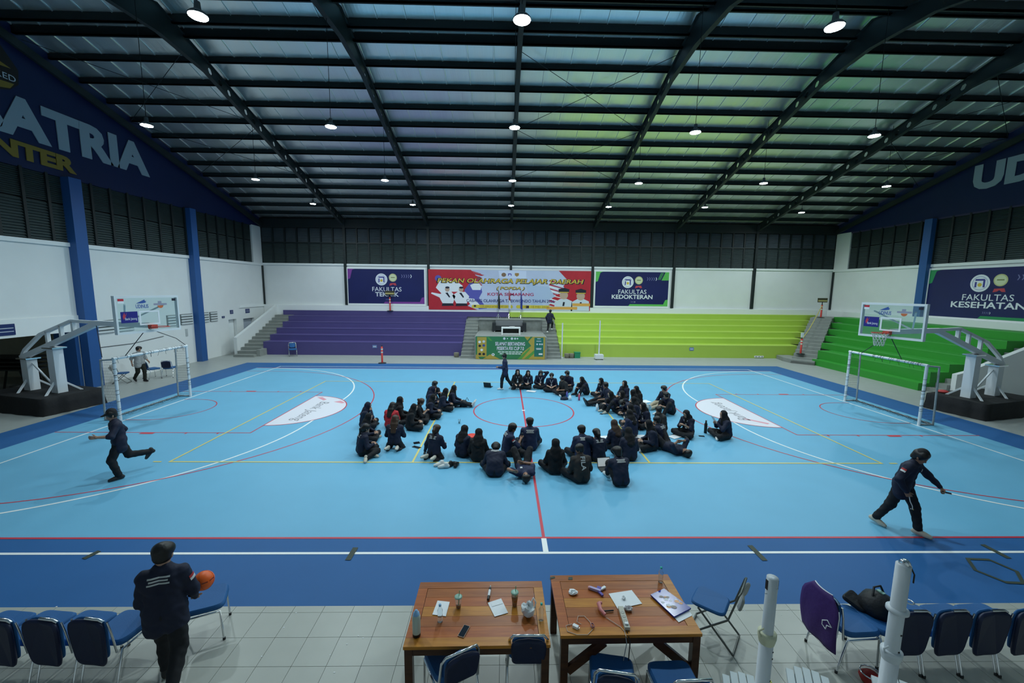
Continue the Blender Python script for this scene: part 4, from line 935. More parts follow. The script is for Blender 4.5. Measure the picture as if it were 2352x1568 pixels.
# volleyball posts
def vpost(lab, p, h, r1, r2, hs, fancy):
    t = empty('volleyball_post', p, 0, lab, 'post'); pm = mat('post_white', (.62, .66, .70), .35, var=.06, vscale=4)
    MB().lathe([(r2+.10, 0), (r2+.10, .03), (r2, .04), (r2, hs), (r1, hs)], n=24).build('lower_tube', pm, t)
    MB().lathe([(r1, hs-.05), (r1, h), (0, h)], n=24).build('upper_tube', pm, t)
    MB().lathe([(r2+.004, hs-.09), (r2+.016, hs-.03), (r2+.016, hs), (r1+.002, hs+.004)], n=24).build('collar', mat('collar_cream', (.62, .62, .44), .5) if not fancy else pm, t)
    MB().tube([(-r2-.012, -.01, hs-.02), (-r2-.03, -.02, hs+.03), (-r2-.0, -.03, hs+.06)], .008, 6).build('clamp_hook', mat('collar_cream', (.62, .62, .44), .5) if not fancy else pm, t)
    if fancy:
        MB().lathe([(.0, -.018), (.036, -.018), (.036, -.008), (.028, 0), (.036, .008), (.036, .018), (0, .018)], (0, -.006, h+.012), 18, axis=(1, .3, 0)).build('pulley', CHROME, t)
        MB().tube([(.03, -.03, h), (.05, -.05, h-.06), (.045, -.055, h-.13)], .006, 5).build('cable', BLACKM, t)
        MB().lathe([(r1, h-.44), (r1+.026, h-.43), (r1+.026, h-.405), (r1, h-.395)], n=24).build('ring', pm, t)
        MB().tube([(r1+.02+.03*math.cos(a), -.02+.03*math.sin(a), h-.33) for a in [2*math.pi*k/12 for k in range(12)]], .006, 5, closed=True).build('eye_ring', CHROME, t)
        for dz in (.62, .78, .97): MB().lathe([(0, 0), (.009, 0), (.009, .002), (0, .002)], (.01, -r1, h-dz), 6, axis=(0, -1, 0)).build('chip', BLACKM, t)
    else:
        for sx in (-1, 1): MB().box(sx*r1-.004, sx*r1+.004, -.012, .012, h-.10, h-.02).build('slot', BLACKM, t)
        for k, dz in enumerate((.07, .13)): MB().tube([(r1*(.3 if k == 0 else -1), -r1*(.95 if k == 0 else .2), h-dz), (r1*(.34 if k == 0 else -1.35), -r1*(1.15 if k == 0 else .3), h-dz)], .006, 6).build('bolt', pm, t)
        for dz in (.62, .68, .88): MB().lathe([(0, 0), (.007, 0), (.007, .002), (0, .002)], (.03, -r2*.86, h-dz), 6, axis=(.4, -.9, 0)).build('pin_hole', BLACKM, t)
vpost('thin white volleyball post with flat top at the bottom right', (1.42, -11.45, .0), 2.1, .042, .052, 1.62, False)
vpost('thick white volleyball post with a pulley on top at the bottom right', (2.66, -11.27, .0), 2.08, .052, .060, 1.28, True)
tag(MB().tube([(1.52, -11.42, 1.12), (1.62, -11.2, 1.0), (1.72, -11.0, .85)], .008, 5).build('strap', mat('strap_yellow', (.5, .5, .1), .5)), 'thin yellow strap tied to the thin white post', 'strap')
# ================================================================== TABLES
def wood(name, c1, c2):
    m = bpy.data.materials.new(name); m.use_nodes = True; nt = m.node_tree; b_ = nt.nodes['Principled BSDF']
    tc = nt.nodes.new('ShaderNodeTexCoord'); mp = nt.nodes.new('ShaderNodeMapping'); mp.inputs['Scale'].default_value = (1.5, 14, 14); n1 = nt.nodes.new('ShaderNodeTexNoise'); n1.inputs['Scale'].default_value = 2; n1.inputs['Detail'].default_value = 6
    cr = nt.nodes.new('ShaderNodeValToRGB'); cr.color_ramp.elements[0].color = (*c1, 1); cr.color_ramp.elements[1].color = (*c2, 1); cr.color_ramp.elements[0].position = .3; cr.color_ramp.elements[1].position = .7
    nt.links.new(tc.outputs['Object'], mp.inputs[0]); nt.links.new(mp.outputs[0], n1.inputs['Vector']); nt.links.new(n1.outputs['Fac'], cr.inputs[0]); nt.links.new(cr.outputs[0], b_.inputs['Base Color'])
    b_.inputs['Roughness'].default_value = .36; b_.inputs['Specular IOR Level'].default_value = .3; return m
WD = [wood('wood_red', (.30, .065, .010), (.44, .12, .018)), wood('wood_orange', (.40, .14, .015), (.54, .22, .025)), wood('wood_dark', (.26, .07, .012), (.37, .11, .018))]
WLEG = wood('wood_leg', (.045, .016, .007), (.08, .03, .012))
def table(lab, cx, cy, w_, d_, h_, brace, rz=0.0):
    t = empty('wooden_table', (cx, cy, .011), rz, lab, 'table'); h_ = h_-.011
    fr = .11; x0, x1, y0, y1 = -w_/2, w_/2, -d_/2, d_/2
    for k, (a, b_, c, d) in enumerate(((x0, x1, y0, y0+fr), (x0, x1, y1-fr, y1), (x0, x0+fr, y0+fr, y1-fr), (x1-fr, x1, y0+fr, y1-fr))): MB().box(a+.001, b_-.001, c+.001, d-.001, h_-.035, h_).build('frame_board', WD[(k+1) % 3], t)
    n = 5; dy = (d_-2*fr)/n
    for k in range(n): MB().box(x0+fr+.004, x1-fr-.004, y0+fr+k*dy+.0015, y0+fr+(k+1)*dy-.0015, h_-.035, h_-.003).build('plank', WD[(k*2) % 3 if k != 2 else 1], t)
    for (a, b_, c, d) in ((x0+.02, x1-.02, y0+.02, y0+.05), (x0+.02, x1-.02, y1-.05, y1-.02), (x0+.02, x0+.05, y0+.05, y1-.05), (x1-.05, x1-.02, y0+.05, y1-.05)): MB().box(a, b_, c, d, h_-.12, h_-.036).build('apron', WLEG, t)
    for sx in (-1, 1):
        for sy in (-1, 1): MB().box(sx*(w_/2-.05)-.04, sx*(w_/2-.05)+.04, sy*(d_/2-.05)-.04, sy*(d_/2-.05)+.04, 0, h_-.036).build('leg', WLEG, t)
    if brace:
        for sx in (-1, 1):
            for sy in (-1, 1): MB().bar((sx*(w_/2-.09), sy*(d_/2-.05), .28), (sx*.28, sy*(d_/2-.05), h_-.12), .045, .09).build('diagonal_brace', WLEG, t)
    return t
table('varnished wooden table with cups and bottles, left of the two', -.98, -10.19, 1.50, .93, .75, False, .01)
table('varnished wooden table with a power strip and papers, right of the two', .64, -10.07, 1.51, .92, .75, True, .01)
TZ = .752
def on(u, v, z=TZ): return px(u, v, Z=z)
PET = mat('clear_plastic', (.86, .93, .96), .08, trans=.9, ior=1.1); LQ = mat('iced_tea', (.38, .13, .02), .15, trans=.3); PAPER = mat('paper_white', (.80, .82, .84), .6, var=.03)
def bottle(lab, u, v, capm, h=.21, r=.03, body=None, band=None):
    t = empty('bottle', on(u, v), 0, lab, 'bottle')
    MB().lathe([(0, 0), (r, .003), (r, h*.22), (r*.86, h*.3), (r, h*.38), (r, h*.66), (r*.45, h*.86), (r*.42, h*.92)], n=14).build('bottle_body', body or PET, t)
    MB().lathe([(r*.5, h*.91), (r*.5, h), (0, h)], n=12).build('cap', capm, t)
    if band: MB().lathe([(r*1.01, h*.4), (r*1.01, h*.62)], n=14).build('label_band', band, t)
    return t
capb = mat('cap_blue', (.25, .45, .70), .4); capt = mat('cap_teal', (.03, .48, .42), .4)
t = empty('flask', on(957, 1458), 0, 'tall pale green flask with dark base at the left table edge', 'flask'); fm = mat('flask_green', (.46, .53, .47), .35)
MB().lathe([(0, 0), (.041, 0), (.042, .03), (.042, .032)], n=18).build('base_ring', BLK, t); MB().lathe([(.042, .032), (.042, .21), (.036, .235), (.02, .245)], n=18).build('flask_body', fm, t); MB().lathe([(.036, .236), (.03, .26), (.018, .265), (.016, .285), (0, .288)], n=14).build('flask_lid', capb, t)
bottle('clear water bottle with pale blue cap standing on a paper sheet, left table', 1011, 1426, capb, .2, .029)
bottle('clear water bottle with teal cap beside the plastic bag, left table', 1243, 1423, capt, .2, .026)
bottle('clear water bottle with teal cap at the far corner of the right table', 1517, 1336, capt, .2, .028)
def cup(lab, u, v, h, fill, straw):
    t = empty('plastic_cup', on(u, v), 0, lab, 'cup')
    MB().lathe([(0, 0), (.026, .002), (.042, h)], n=16).build('cup_wall', PET, t); MB().lathe([(0, .006), (.0255, .006), (.026+.016*fill, .006+(h-.02)*fill), (0, .006+(h-.02)*fill)], n=16).build('tea', LQ, t)
    MB().lathe([(.044, h-.004), (.044, h+.004), (.03, h+.008), (0, h+.008)], n=16).build('lid', mat('lid_green', (.36, .60, .48), .3, trans=.3), t)
    if straw: MB().tube([(.0, .0, h*.3), (.012, .01, h+.07)], .004, 6).build('straw', mat('straw_green', (.04, .35, .15), .4), t)
cup('nearly empty plastic cup with green lid, left table', 1053, 1394, .13, .18, True)
cup('tall plastic cup of iced tea with a straw, left table', 1182, 1390, .165, .75, True)
def sheet(name, lab, uv, m=PAPER, z=TZ, th=.002):
    P_ = [on(u, v, z) for u, v in uv]; c = sum(P_, Vector())/len(P_)
    pol = [(p.x-c.x, p.y-c.y) for p in P_]
    return tag(MB().prism(pol, (0, 0, 0), (1, 0, 0), (0, 1, 0), th).build(name, m, None, (c.x, c.y, z)), lab, 'paper')
sheet('paper_sheet', 'white paper sheet under the water bottle, left table', ((1005, 1379), (1033, 1382), (1024, 1415), (993, 1411)))
t = sheet('folded_paper', 'folded white paper beside the black marker, left table', ((1120, 1384), (1151, 1374), (1167, 1407), (1136, 1416))); sheet2 = MB().prism([(-.075, .05), (.05, .09), (.055, .055), (-.065, .01)], (0, 0, .003), (1, 0, 0), (0, 1, 0), .003).build('fold', PAPER, t)
P_ = on(1121, 1380); q = on(1127, 1347)
t = empty('marker', P_, 0, 'thick black and white marker lying on the left table', 'marker'); dv = q-P_
MB().tube([(0, 0, .017), dv*.8+Vector((0, 0, .017))], .015, 10).build('barrel', BLK, t); MB().tube([dv*.25+Vector((0, 0, .017)), dv*.65+Vector((0, 0, .017))], .0155, 10).build('label', PAPER, t); MB().tube([dv*.8+Vector((0, 0, .017)), dv+Vector((0, 0, .017))], [.012, .006], 10).build('tip', CHROME, t)
def crumple(name, lab, c, rx, ry, rz_, seed, m, cat):
    rnd = random.Random(seed); mb = MB(); n1, n2 = 9, 14; vs = []
    for i in range(n1):
        a = math.pi*i/(n1-1)
        for j in range(n2):
            b_ = 2*math.pi*j/n2; k = 1+rnd.uniform(-.16, .16); vs.append((rx*k*math.sin(a)*math.cos(b_), ry*k*math.sin(a)*math.sin(b_), max(0, rz_*(1-math.cos(a))*k)))
    mb.add(vs, [(i*n2+j, i*n2+(j+1) % n2, (i+1)*n2+(j+1) % n2, (i+1)*n2+j) for i in range(n1-1) for j in range(n2)])
    return tag(mb.build(name, m, None, c), lab, cat)
BAGW = mat('plastic_bag_white', (.72, .76, .78), .35, trans=.15)
t = crumple('plastic_bag', 'crumpled white plastic carrier bag on the left table', on(1213, 1412), .075, .085, .07, 4, BAGW, 'bag')
MB().tube([(.03, .03, .12), (.06, .05, .17), (.085, .02, .14), (.07, -.01, .09)], .008, 6).build('bag_handle', BAGW, t)
def phone(lab, a, b_, wd, z=TZ, rimm=None):
    A, B = (on(*a, z), on(*b_, z)); d = B-A; L = d.length; t = empty('phone', (A+B)/2, math.atan2(d.y, d.x), lab, 'phone')
    MB().box(-L/2, L/2, -wd/2, wd/2, 0, .008).build('phone_case', rimm or BLK, t); MB().box(-L/2+.004, L/2-.004, -wd/2+.004, wd/2-.004, .008, .0088).build('screen', mat('screen_black', (.006, .008, .014), .12), t)
phone('black phone with tan case lying near the left table front', (1058, 1463), (1073, 1437), .07, rimm=mat('case_tan', (.45, .30, .22), .5))
# right table
crumple('tissue', 'crumpled white tissue on the far left of the right table', on(1316, 1362), .055, .045, .018, 8, PAPER, 'tissue')
t = empty('tape_cutter', on(1370, 1357), -.5, 'violet and white tape cutter on the right table', 'tape cutter'); vm = mat('violet_plastic', (.10, .07, .38), .4)
MB().box(-.08, .05, -.015, .015, 0, .03).build('grip', mat('lilac_plastic', (.45, .38, .62), .4), t); MB().box(-.005, .045, -.005, .06, 0, .028).build('holder', vm, t); MB().bar((.04, .03, .015), (.08, .10, .015), .03, .02).build('white_end', PAPER, t); MB().bar((.03, -.01, .012), (.09, -.05, .012), .028, .02).build('blade_end', vm, t); MB().lathe([(0, 0), (.02, 0), (.02, .025), (0, .025)], (-.085, 0, 0), 12).build('pink_knob', mat('knob_pink', (.6, .3, .33), .4), t)
sheet('paper_stack', 'stack of white papers in the middle of the right table', ((1398, 1363), (1451, 1355), (1475, 1386), (1419, 1398)))
crumple('paper_ball', 'small crumpled scrap lying on the white paper stack', on(1432, 1374, TZ+.004), .022, .03, .014, 9, PAPER, 'paper')
crumple('foil_wrap', 'crinkled clear wrapping beside the power strip', on(1443, 1400), .05, .035, .02, 11, mat('wrap_clear', (.62, .60, .62), .2, trans=.35), 'wrapping')
PINK = mat('pink_plastic', (.72, .25, .25), .4); A = on(1391, 1417)
t = empty('glue_gun', A, 0, 'pink glue gun with a thin cable on the right table', 'glue gun'); q1_, q2_, q3_ = on(1390, 1415)-A, on(1379, 1405)-A, on(1375, 1393)-A
z_ = Vector((0, 0, .02)); MB().tube([q1_+z_, q2_+z_*1.6, q3_+z_*2.2], [.017, .02, .026], 10).build('body', PINK, t); MB().tube([q3_+z_*2.2, q3_+z_*2.0+Vector((.035, .012, .0))], [.022, .016], 10).build('nozzle', PINK, t)
CRM = mat('cable_cream', (.55, .44, .36), .5)
def cable(lab, uvs, r=.0035, m=CRM, z=TZ): return tag(MB().tube([on(u, v, z)+Vector((0, 0, r)) for u, v in uvs], r, 5).build('cable', m), lab, 'cable')
cable('cream cable running from the pink glue gun to the front table edge', ((1393, 1419), (1410, 1430), (1425, 1440), (1434, 1450), (1438, 1462)))
tag(MB().tube([on(1384, 1405)+Vector((0, 0, .01)), on(1409, 1403)+Vector((0, 0, .01))], .008, 8).build('pen', BLK), 'black pen lying beside the pink glue gun', 'pen')
t = empty('phone_charger', on(1322, 1441), -.6, 'white phone charger plug at the near left of the right table', 'charger'); MB().box(-.03, .03, -.018, .018, 0, .028).build('charger_body', PAPER, t); 
for sy in (-1, 1): MB().tube([(.03, sy*.009, .014), (.05, sy*.009, .014)], .003, 6).build('prong', CHROME, t)
cable('cream charger cable looped on the right table', ((1315, 1433), (1300, 1437), (1303, 1450), (1325, 1458), (1350, 1458), (1362, 1445), (1355, 1428), (1342, 1415), (1328, 1415), (1325, 1428), (1335, 1434)))
t = tag(MB().tube([on(1361, 1439)+Vector((.022*math.cos(a)*(1-.02*a), .03*math.sin(a), .006+.001*a)) for a in [.5*k for k in range(40)]], .003, 5).build('cable_coil', mat('coil_pink', (.40, .17, .18), .5)), 'small coiled pink cable on the right table', 'cable')
A, B = on(1425, 1398), on(1441, 1447); d = B-A
t = empty('power_strip', (A+B)/2, math.atan2(d.y, d.x), 'cream power strip hanging over the front of the right table', 'power strip'); L = d.length; sm = mat('strip_cream', (.50, .48, .40), .5)
MB().box(-L/2, L/2, -.028, .028, 0, .035).build('strip_body', sm, t)
for k in range(4): s_ = MB().lathe([(0, 0), (.02, 0), (.02, .003), (.016, .001), (0, .001)], (-L/2+.09+.055*k, 0, .035), 12).build('socket', mat('socket_cream', (.42, .41, .36), .5), t)
MB().box(L/2-.06, L/2-.03, -.018, .018, .035, .05).build('plug', PAPER, t)
E_ = on(1439, 1450)
tag(MB().tube([E_+Vector((0, 0, .015)), (E_.x+.02, -10.56, .70), (E_.x+.0, -10.58, .35), (E_.x-.03, -10.62, .02)], .006, 6).build('cable', BLACKM), 'black power cable hanging down from the power strip', 'cable')
tag(MB().tube([E_+Vector((-.02, 0, .015)), (E_.x-.015, -10.56, .68), (E_.x-.05, -10.57, .45), (E_.x+.02, -10.6, .2), (E_.x, -10.62, .02)], .005, 6).build('cable', mat('cable_grey', (.35, .36, .36), .5)), 'grey cable hanging down beside the black one', 'cable')
PK = [on(u, v) for u, v in ((1494, 1369), (1525, 1355), (1587, 1400), (1548, 1420))]; c = sum(PK, Vector())/4
def pkt():
    t = empty('snack_pack', c, 0, 'glossy blue picture pack at the right side of the right table', 'pack')
    pol = [(p.x-c.x, p.y-c.y) for p in PK]
    MB().prism(pol, (0, 0, .006), (1, 0, 0), (0, 1, 0), .018).build('pack_body', mat('pack_blue', (.02, .035, .30), .2), t)
    ctr = lambda a, b_: tuple(np.array(pol[0])*(1-a)*(1-b_)+np.array(pol[1])*a*(1-b_)+np.array(pol[2])*a*b_+np.array(pol[3])*(1-a)*b_)
    rnd = random.Random(2)
    for k in range(16):
        a, b_ = rnd.uniform(.15, .85), rnd.uniform(.15, .75); x, y = ctr(a, b_); s_ = rnd.uniform(.015, .035)
        flat('pack_print', disc(s_, 7, x, y, s_*.7), [PAPER, mat('pack_orange', (.6, .25, .06), .3), mat('pack_brown', (.10, .05, .03), .3), PAPER][k % 4], t, (0, 0, .0245+.0002*k), (1, 0, 0), (0, 1, 0), .0004)
pkt()
sheet('paper_card', 'white card under the near end of the blue pack', ((1548, 1417), (1581, 1399), (1590, 1413), (1559, 1429)), z=TZ)
for uv in (((1262, 1330), (1275, 1327), (1274, 1323), (1264, 1325)), ((1305, 1331), (1315, 1331), (1315, 1325), (1306, 1325))): sheet('tape_patch', 'black tape patch at the far %s of the right table' % ('corner' if uv[0][0] < 1300 else 'edge'), uv, TAPE)
# white scraps of litter on the walkway
rnd = random.Random(21); mb = MB()
for u, v in ((660, 1405), (680, 1407), (652, 1441), (601, 1507), (758, 1504), (768, 1544), (834, 1465), (823, 1460), (797, 1479), (1710, 1403), (1795, 1412), (1808, 1400), (1892, 1394), (2203, 1392), (2215, 1398), (2230, 1389), (300, 1530), (325, 1525), (130, 1393)):
    p = px(u, v, Z=.012); s_ = rnd.uniform(.006, .014); mb.prism(disc(s_, 5, p.x, p.y, s_*.6), (0, 0, .0115), (1, 0, 0), (0, 1, 0), .003)
o = mb.build('litter_scraps', PAPER); tag(o, 'tiny white scraps scattered on the tiled walkway', 'litter', kind='stuff')
# ================================================================== PEOPLE
V3 = lambda *a: np.array(a, float)
def nrm(v): return v/(np.linalg.norm(v)+1e-9)
def nets(D, lo, h):
    """naive surface nets over a sampled distance grid"""
    s = D < 0; nx, ny, nz = D.shape
    c = np.zeros((nx-1, ny-1, nz-1), np.int8); CN = [(i, j, k) for i in (0, 1) for j in (0, 1) for k in (0, 1)]
    for i, j, k in CN: c += s[i:nx-1+i, j:ny-1+j, k:nz-1+k]
    cells = np.argwhere((c > 0) & (c < 8)); n = len(cells)
    if n == 0: return np.zeros((0, 3)), np.zeros((0, 4), int)
    idx = -np.ones(c.shape, np.int32); idx[tuple(cells.T)] = np.arange(n)
    val = {o: D[cells[:, 0]+o[0], cells[:, 1]+o[1], cells[:, 2]+o[2]] for o in CN}
    pos = np.zeros((n, 3)); cnt = np.zeros(n)
    for a in CN:
        for ax in range(3):
            if a[ax]: continue
            b = list(a); b[ax] = 1; b = tuple(b); va, vb = val[a], val[b]; m = (va < 0) != (vb < 0)
            t = np.where(m, va/(va-vb+1e-12), 0); p = np.array(a, float)+np.zeros((n, 3)); p[:, ax] += t
            pos += p*m[:, None]; cnt += m
    verts = (cells+pos/cnt[:, None])*h+lo
    quads = []
    for ax in range(3):
        o1, o2 = [(1, 2), (2, 0), (0, 1)][ax]
        sl0 = [slice(None)]*3; sl1 = [slice(None)]*3; sl0[ax] = slice(0, -1); sl1[ax] = slice(1, None)
        a, b = s[tuple(sl0)], s[tuple(sl1)]; e = np.argwhere(a != b)
        e = e[(e[:, o1] > 0) & (e[:, o2] > 0) & (e[:, o1] < D.shape[o1]-1) & (e[:, o2] < D.shape[o2]-1)]
        if not len(e): continue
        q = []
        for d1, d2 in ((-1, -1), (0, -1), (0, 0), (-1, 0)):
            f = e.copy(); f[:, o1] += d1; f[:, o2] += d2; q.append(idx[tuple(f.T)])
        q = np.stack(q, 1); fl = ~a[tuple(e.T)]; q[fl] = q[fl][:, ::-1]; quads.append(q)
    return verts, np.concatenate(quads)
def cone_d(P, a, b, ra, rb):
    ba = b-a; pa = P-a; t = np.clip((pa@ba)/(ba@ba+1e-12), 0, 1)
    return np.linalg.norm(pa-t[..., None]*ba, axis=-1)-(ra+(rb-ra)*t)
def sdf_pts(prims, P, k):
    d = np.full(len(P), .5)
    for a, b, ra, rb in prims:
        e = cone_d(P, a, b, ra, rb); h = np.clip(.5+.5*(e-d)/k, 0, 1); d = e*(1-h)+d*h-k*h*(1-h)
    return d
def blob(prims, h, k=.03, cut=None, wr=0.0):
    """smooth union of tapered capsules -> verts, quads; cut: list of (prims) subtracted, or callables on points; wr: fold depth"""
    A = np.array([[*p[0]] for p in prims]+[[*p[1]] for p in prims]); R = max(max(p[2], p[3]) for p in prims)
    lo = A.min(0)-R-2.5*h-.01; hi = A.max(0)+R+2.5*h+.01; n = np.ceil((hi-lo)/h).astype(int)+1
    D = np.full(n, .2, np.float64); ax = [lo[i]+h*np.arange(n[i]) for i in range(3)]
    def loc(a, b, r, mg):
        l = np.minimum(a, b)-r-mg; u = np.maximum(a, b)+r+mg
        return tuple(slice(max(0, int((l[i]-lo[i])/h)), min(n[i], int((u[i]-lo[i])/h)+2)) for i in range(3))
    def grid(sl): return np.stack(np.meshgrid(ax[0][sl[0]], ax[1][sl[1]], ax[2][sl[2]], indexing='ij'), -1)
    for a, b, ra, rb in prims:
        sl = loc(a, b, max(ra, rb), .05+k); P = grid(sl)
        if P.size == 0: continue
        e = cone_d(P, a, b, ra, rb); d = D[sl]; hh = np.clip(.5+.5*(e-d)/k, 0, 1); D[sl] = e*(1-hh)+d*hh-k*hh*(1-hh)
    if wr:
        P = np.meshgrid(*ax, indexing='ij'); D = D+wr*np.sin(P[0]*38+2.2*np.sin(P[2]*17+P[1]*11))*np.sin(P[2]*30+2.0*np.sin(P[1]*19+P[0]*9))
    for cq in (cut or []):
        if callable(cq):
            P = grid((slice(None),)*3); D = np.maximum(D, cq(P))
        else:
            a, b, ra, rb = cq; sl = loc(a, b, max(ra, rb), .06); P = grid(sl)
            if P.size: D[sl] = np.maximum(D[sl], -cone_d(P, a, b, ra, rb))
    return nets(D, lo, h)
def npmesh(name, parts, mats, smooth=True):
    """parts: list of (verts, quads or polys list, material index)"""
    me = bpy.data.meshes.new(name); vs = []; loops = []; starts = []; tot = []; mi = []; off = 0; st = 0
    for v, f, m in parts:
        vs.append(np.asarray(v, float))
        f = np.asarray(f); L = f.shape[1]
        loops.append((f+off).ravel()); starts.append(st+L*np.arange(len(f))); tot.append(np.full(len(f), L)); mi.append(np.full(len(f), m)); st += f.size; off += len(v)
    vs = np.concatenate(vs); loops = np.concatenate(loops).astype(np.int32); starts = np.concatenate(starts).astype(np.int32); tot = np.concatenate(tot).astype(np.int32); mi = np.concatenate(mi).astype(np.int32)
    me.vertices.add(len(vs)); me.vertices.foreach_set('co', vs.ravel()); me.loops.add(len(loops)); me.loops.foreach_set('vertex_index', loops)
    me.polygons.add(len(starts)); me.polygons.foreach_set('loop_start', starts); me.polygons.foreach_set('loop_total', tot)
    for m in mats: me.materials.append(m)
    me.polygons.foreach_set('material_index', mi); me.polygons.foreach_set('use_smooth', np.full(len(starts), smooth)); me.update(calc_edges=True); return me
# ---- hands: palm, four fingers of different length with knuckle bends, and a thumb from the side of the palm
def make_hand(curl, h=.0048):
    P = []; ys = [.030, .010, -.010, -.029]; ln = [.072, .080, .075, .058]
    for y in ys: P.append((V3(.004, y*.75, 0), V3(.086, y, 0), .0135, .0115))
    P.append((V3(.01, .012, -.004), V3(.01, -.012, -.004), .017, .017))
    for i, (y, L) in enumerate(zip(ys, ln)):
        p = V3(.086, y, 0); a = math.radians(curl*.8)
        for j, (fr, r0, r1) in enumerate(((.45, .0098, .0088), (.32, .0088, .008), (.23, .008, .0068))):
            q = p+V3(math.cos(a), (.06 if i == 0 else -.02*i)*(1 if j == 0 else 0), -math.sin(a))*L*fr; P.append((p, q, r0, r1)); p = q; a += math.radians(curl)
    p = V3(.022, .026, -.004); q = p+V3(.030, .028, -.012); r = q+V3(.030, .006, -.006-.018*curl/60); P += [(p, q, .0125, .0105), (q, r, .0105, .008)]
    return blob(P, h, .006)
HAND = {k: make_hand(c) for k, c in (('relaxed', 26), ('grip', 62), ('flat', 6))}
def shoe_mesh():
    P = [(V3(0, -.055, .045), V3(0, -.02, .05), .042, .046), (V3(0, -.02, .05), V3(0, .12, .036), .046, .040), (V3(0, .10, .034), V3(0, .165, .028), .044, .034), (V3(0, -.03, .06), V3(0, -.012, .10), .042, .046), (V3(0, .0, .06), V3(0, .07, .05), .044, .042)]
    v, f = blob(P, .011, .02, [lambda p: .0-p[..., 2]]); return v, f
SHV, SHF = shoe_mesh()
SKIN = [mat('skin_a', (.40, .235, .165), .5, spec=.3), mat('skin_b', (.30, .165, .11), .5, spec=.3), mat('skin_c', (.48, .30, .22), .5, spec=.3)]
EYE = mat('eye_dark', (.02, .012, .01), .3); LIP = mat('lip', (.30, .11, .10), .5)
HAIRM = {'black': mat('hair_black', (.008, .007, .007), .45, bump=.15, bscale=35), 'brown': mat('hair_brown', (.045, .022, .012), .45, bump=.15, bscale=35)}
NAVYC = mat('cloth_navy', (.0068, .0105, .032), .75, var=.25, vscale=8, bump=.25, bscale=14)
NAVY2 = mat('cloth_navy_light', (.010, .017, .055), .75, var=.25, vscale=8, bump=.25, bscale=14)
BLACKC = mat('cloth_black', (.0065, .007, .009), .8, var=.25, vscale=8, bump=.25, bscale=14)
CLOTH = {'navy': NAVYC, 'navy2': NAVY2, 'black': BLACKC, 'charcoal': mat('cloth_charcoal', (.020, .020, .021), .8, bump=.25, bscale=14), 'brown': mat('cloth_dark_brown', (.026, .021, .019), .8, bump=.25, bscale=14), 'red': mat('cloth_red', (.50, .02, .03), .7, bump=.2, bscale=14), 'beige': mat('cloth_beige', (.42, .36, .26), .75, bump=.2, bscale=14), 'grey': mat('cloth_grey', (.33, .34, .34), .75), 'trouser': mat('cloth_trousers', (.0065, .0075, .011), .8, var=.3, vscale=9, bump=.3, bscale=14), 'olive': mat('cloth_olive_black', (.012, .013, .009), .8)}
HIJ = {'black': mat('hijab_black', (.006, .006, .0075), .85, bump=.3, bscale=16), 'navy': mat('hijab_navy', (.008, .010, .03), .85, bump=.3, bscale=16), 'brown': mat('hijab_brown', (.05, .03, .022), .85, bump=.3, bscale=16)}
SHOEM = {'white': (mat('shoe_white', (.68, .68, .66), .6), mat('sole_white', (.72, .71, .68), .6)), 'black': (mat('shoe_black', (.010, .010, .011), .5), mat('sole_dark', (.06, .06, .06), .6)), 'beige': (mat('shoe_beige', (.50, .46, .38), .6), mat('sole_beige', (.58, .55, .48), .6)), 'slip': (mat('shoe_black2', (.012, .012, .013), .5), mat('sole_offwhite', (.55, .54, .50), .6))}
PRINT = mat('reflective_print', (.50, .52, .52), .5); FLR = mat('sleeve_flag_red', (.45, .03, .03), .6); FLW = mat('sleeve_flag_white', (.65, .65, .65), .6); LANY = mat('lanyard_white', (.55, .57, .62), .6)
def ik(a, c, L1, L2, pole):
    d = c-a; D = np.linalg.norm(d); D2 = min(D, (L1+L2)*.995); u = d/(D+1e-9); c2 = a+u*D2
    x = (L1*L1-L2*L2+D2*D2)/(2*D2); y = math.sqrt(max(L1*L1-x*x, 0)); p = pole-u*(pole@u); p = nrm(p); return a+u*x+p*y, c2
def rx(a): c, s = math.cos(a), math.sin(a); return np.array([[1, 0, 0], [0, c, -s], [0, s, c]])
def rzm(a): c, s = math.cos(a), math.sin(a); return np.array([[c, -s, 0], [s, c, 0], [0, 0, 1]])
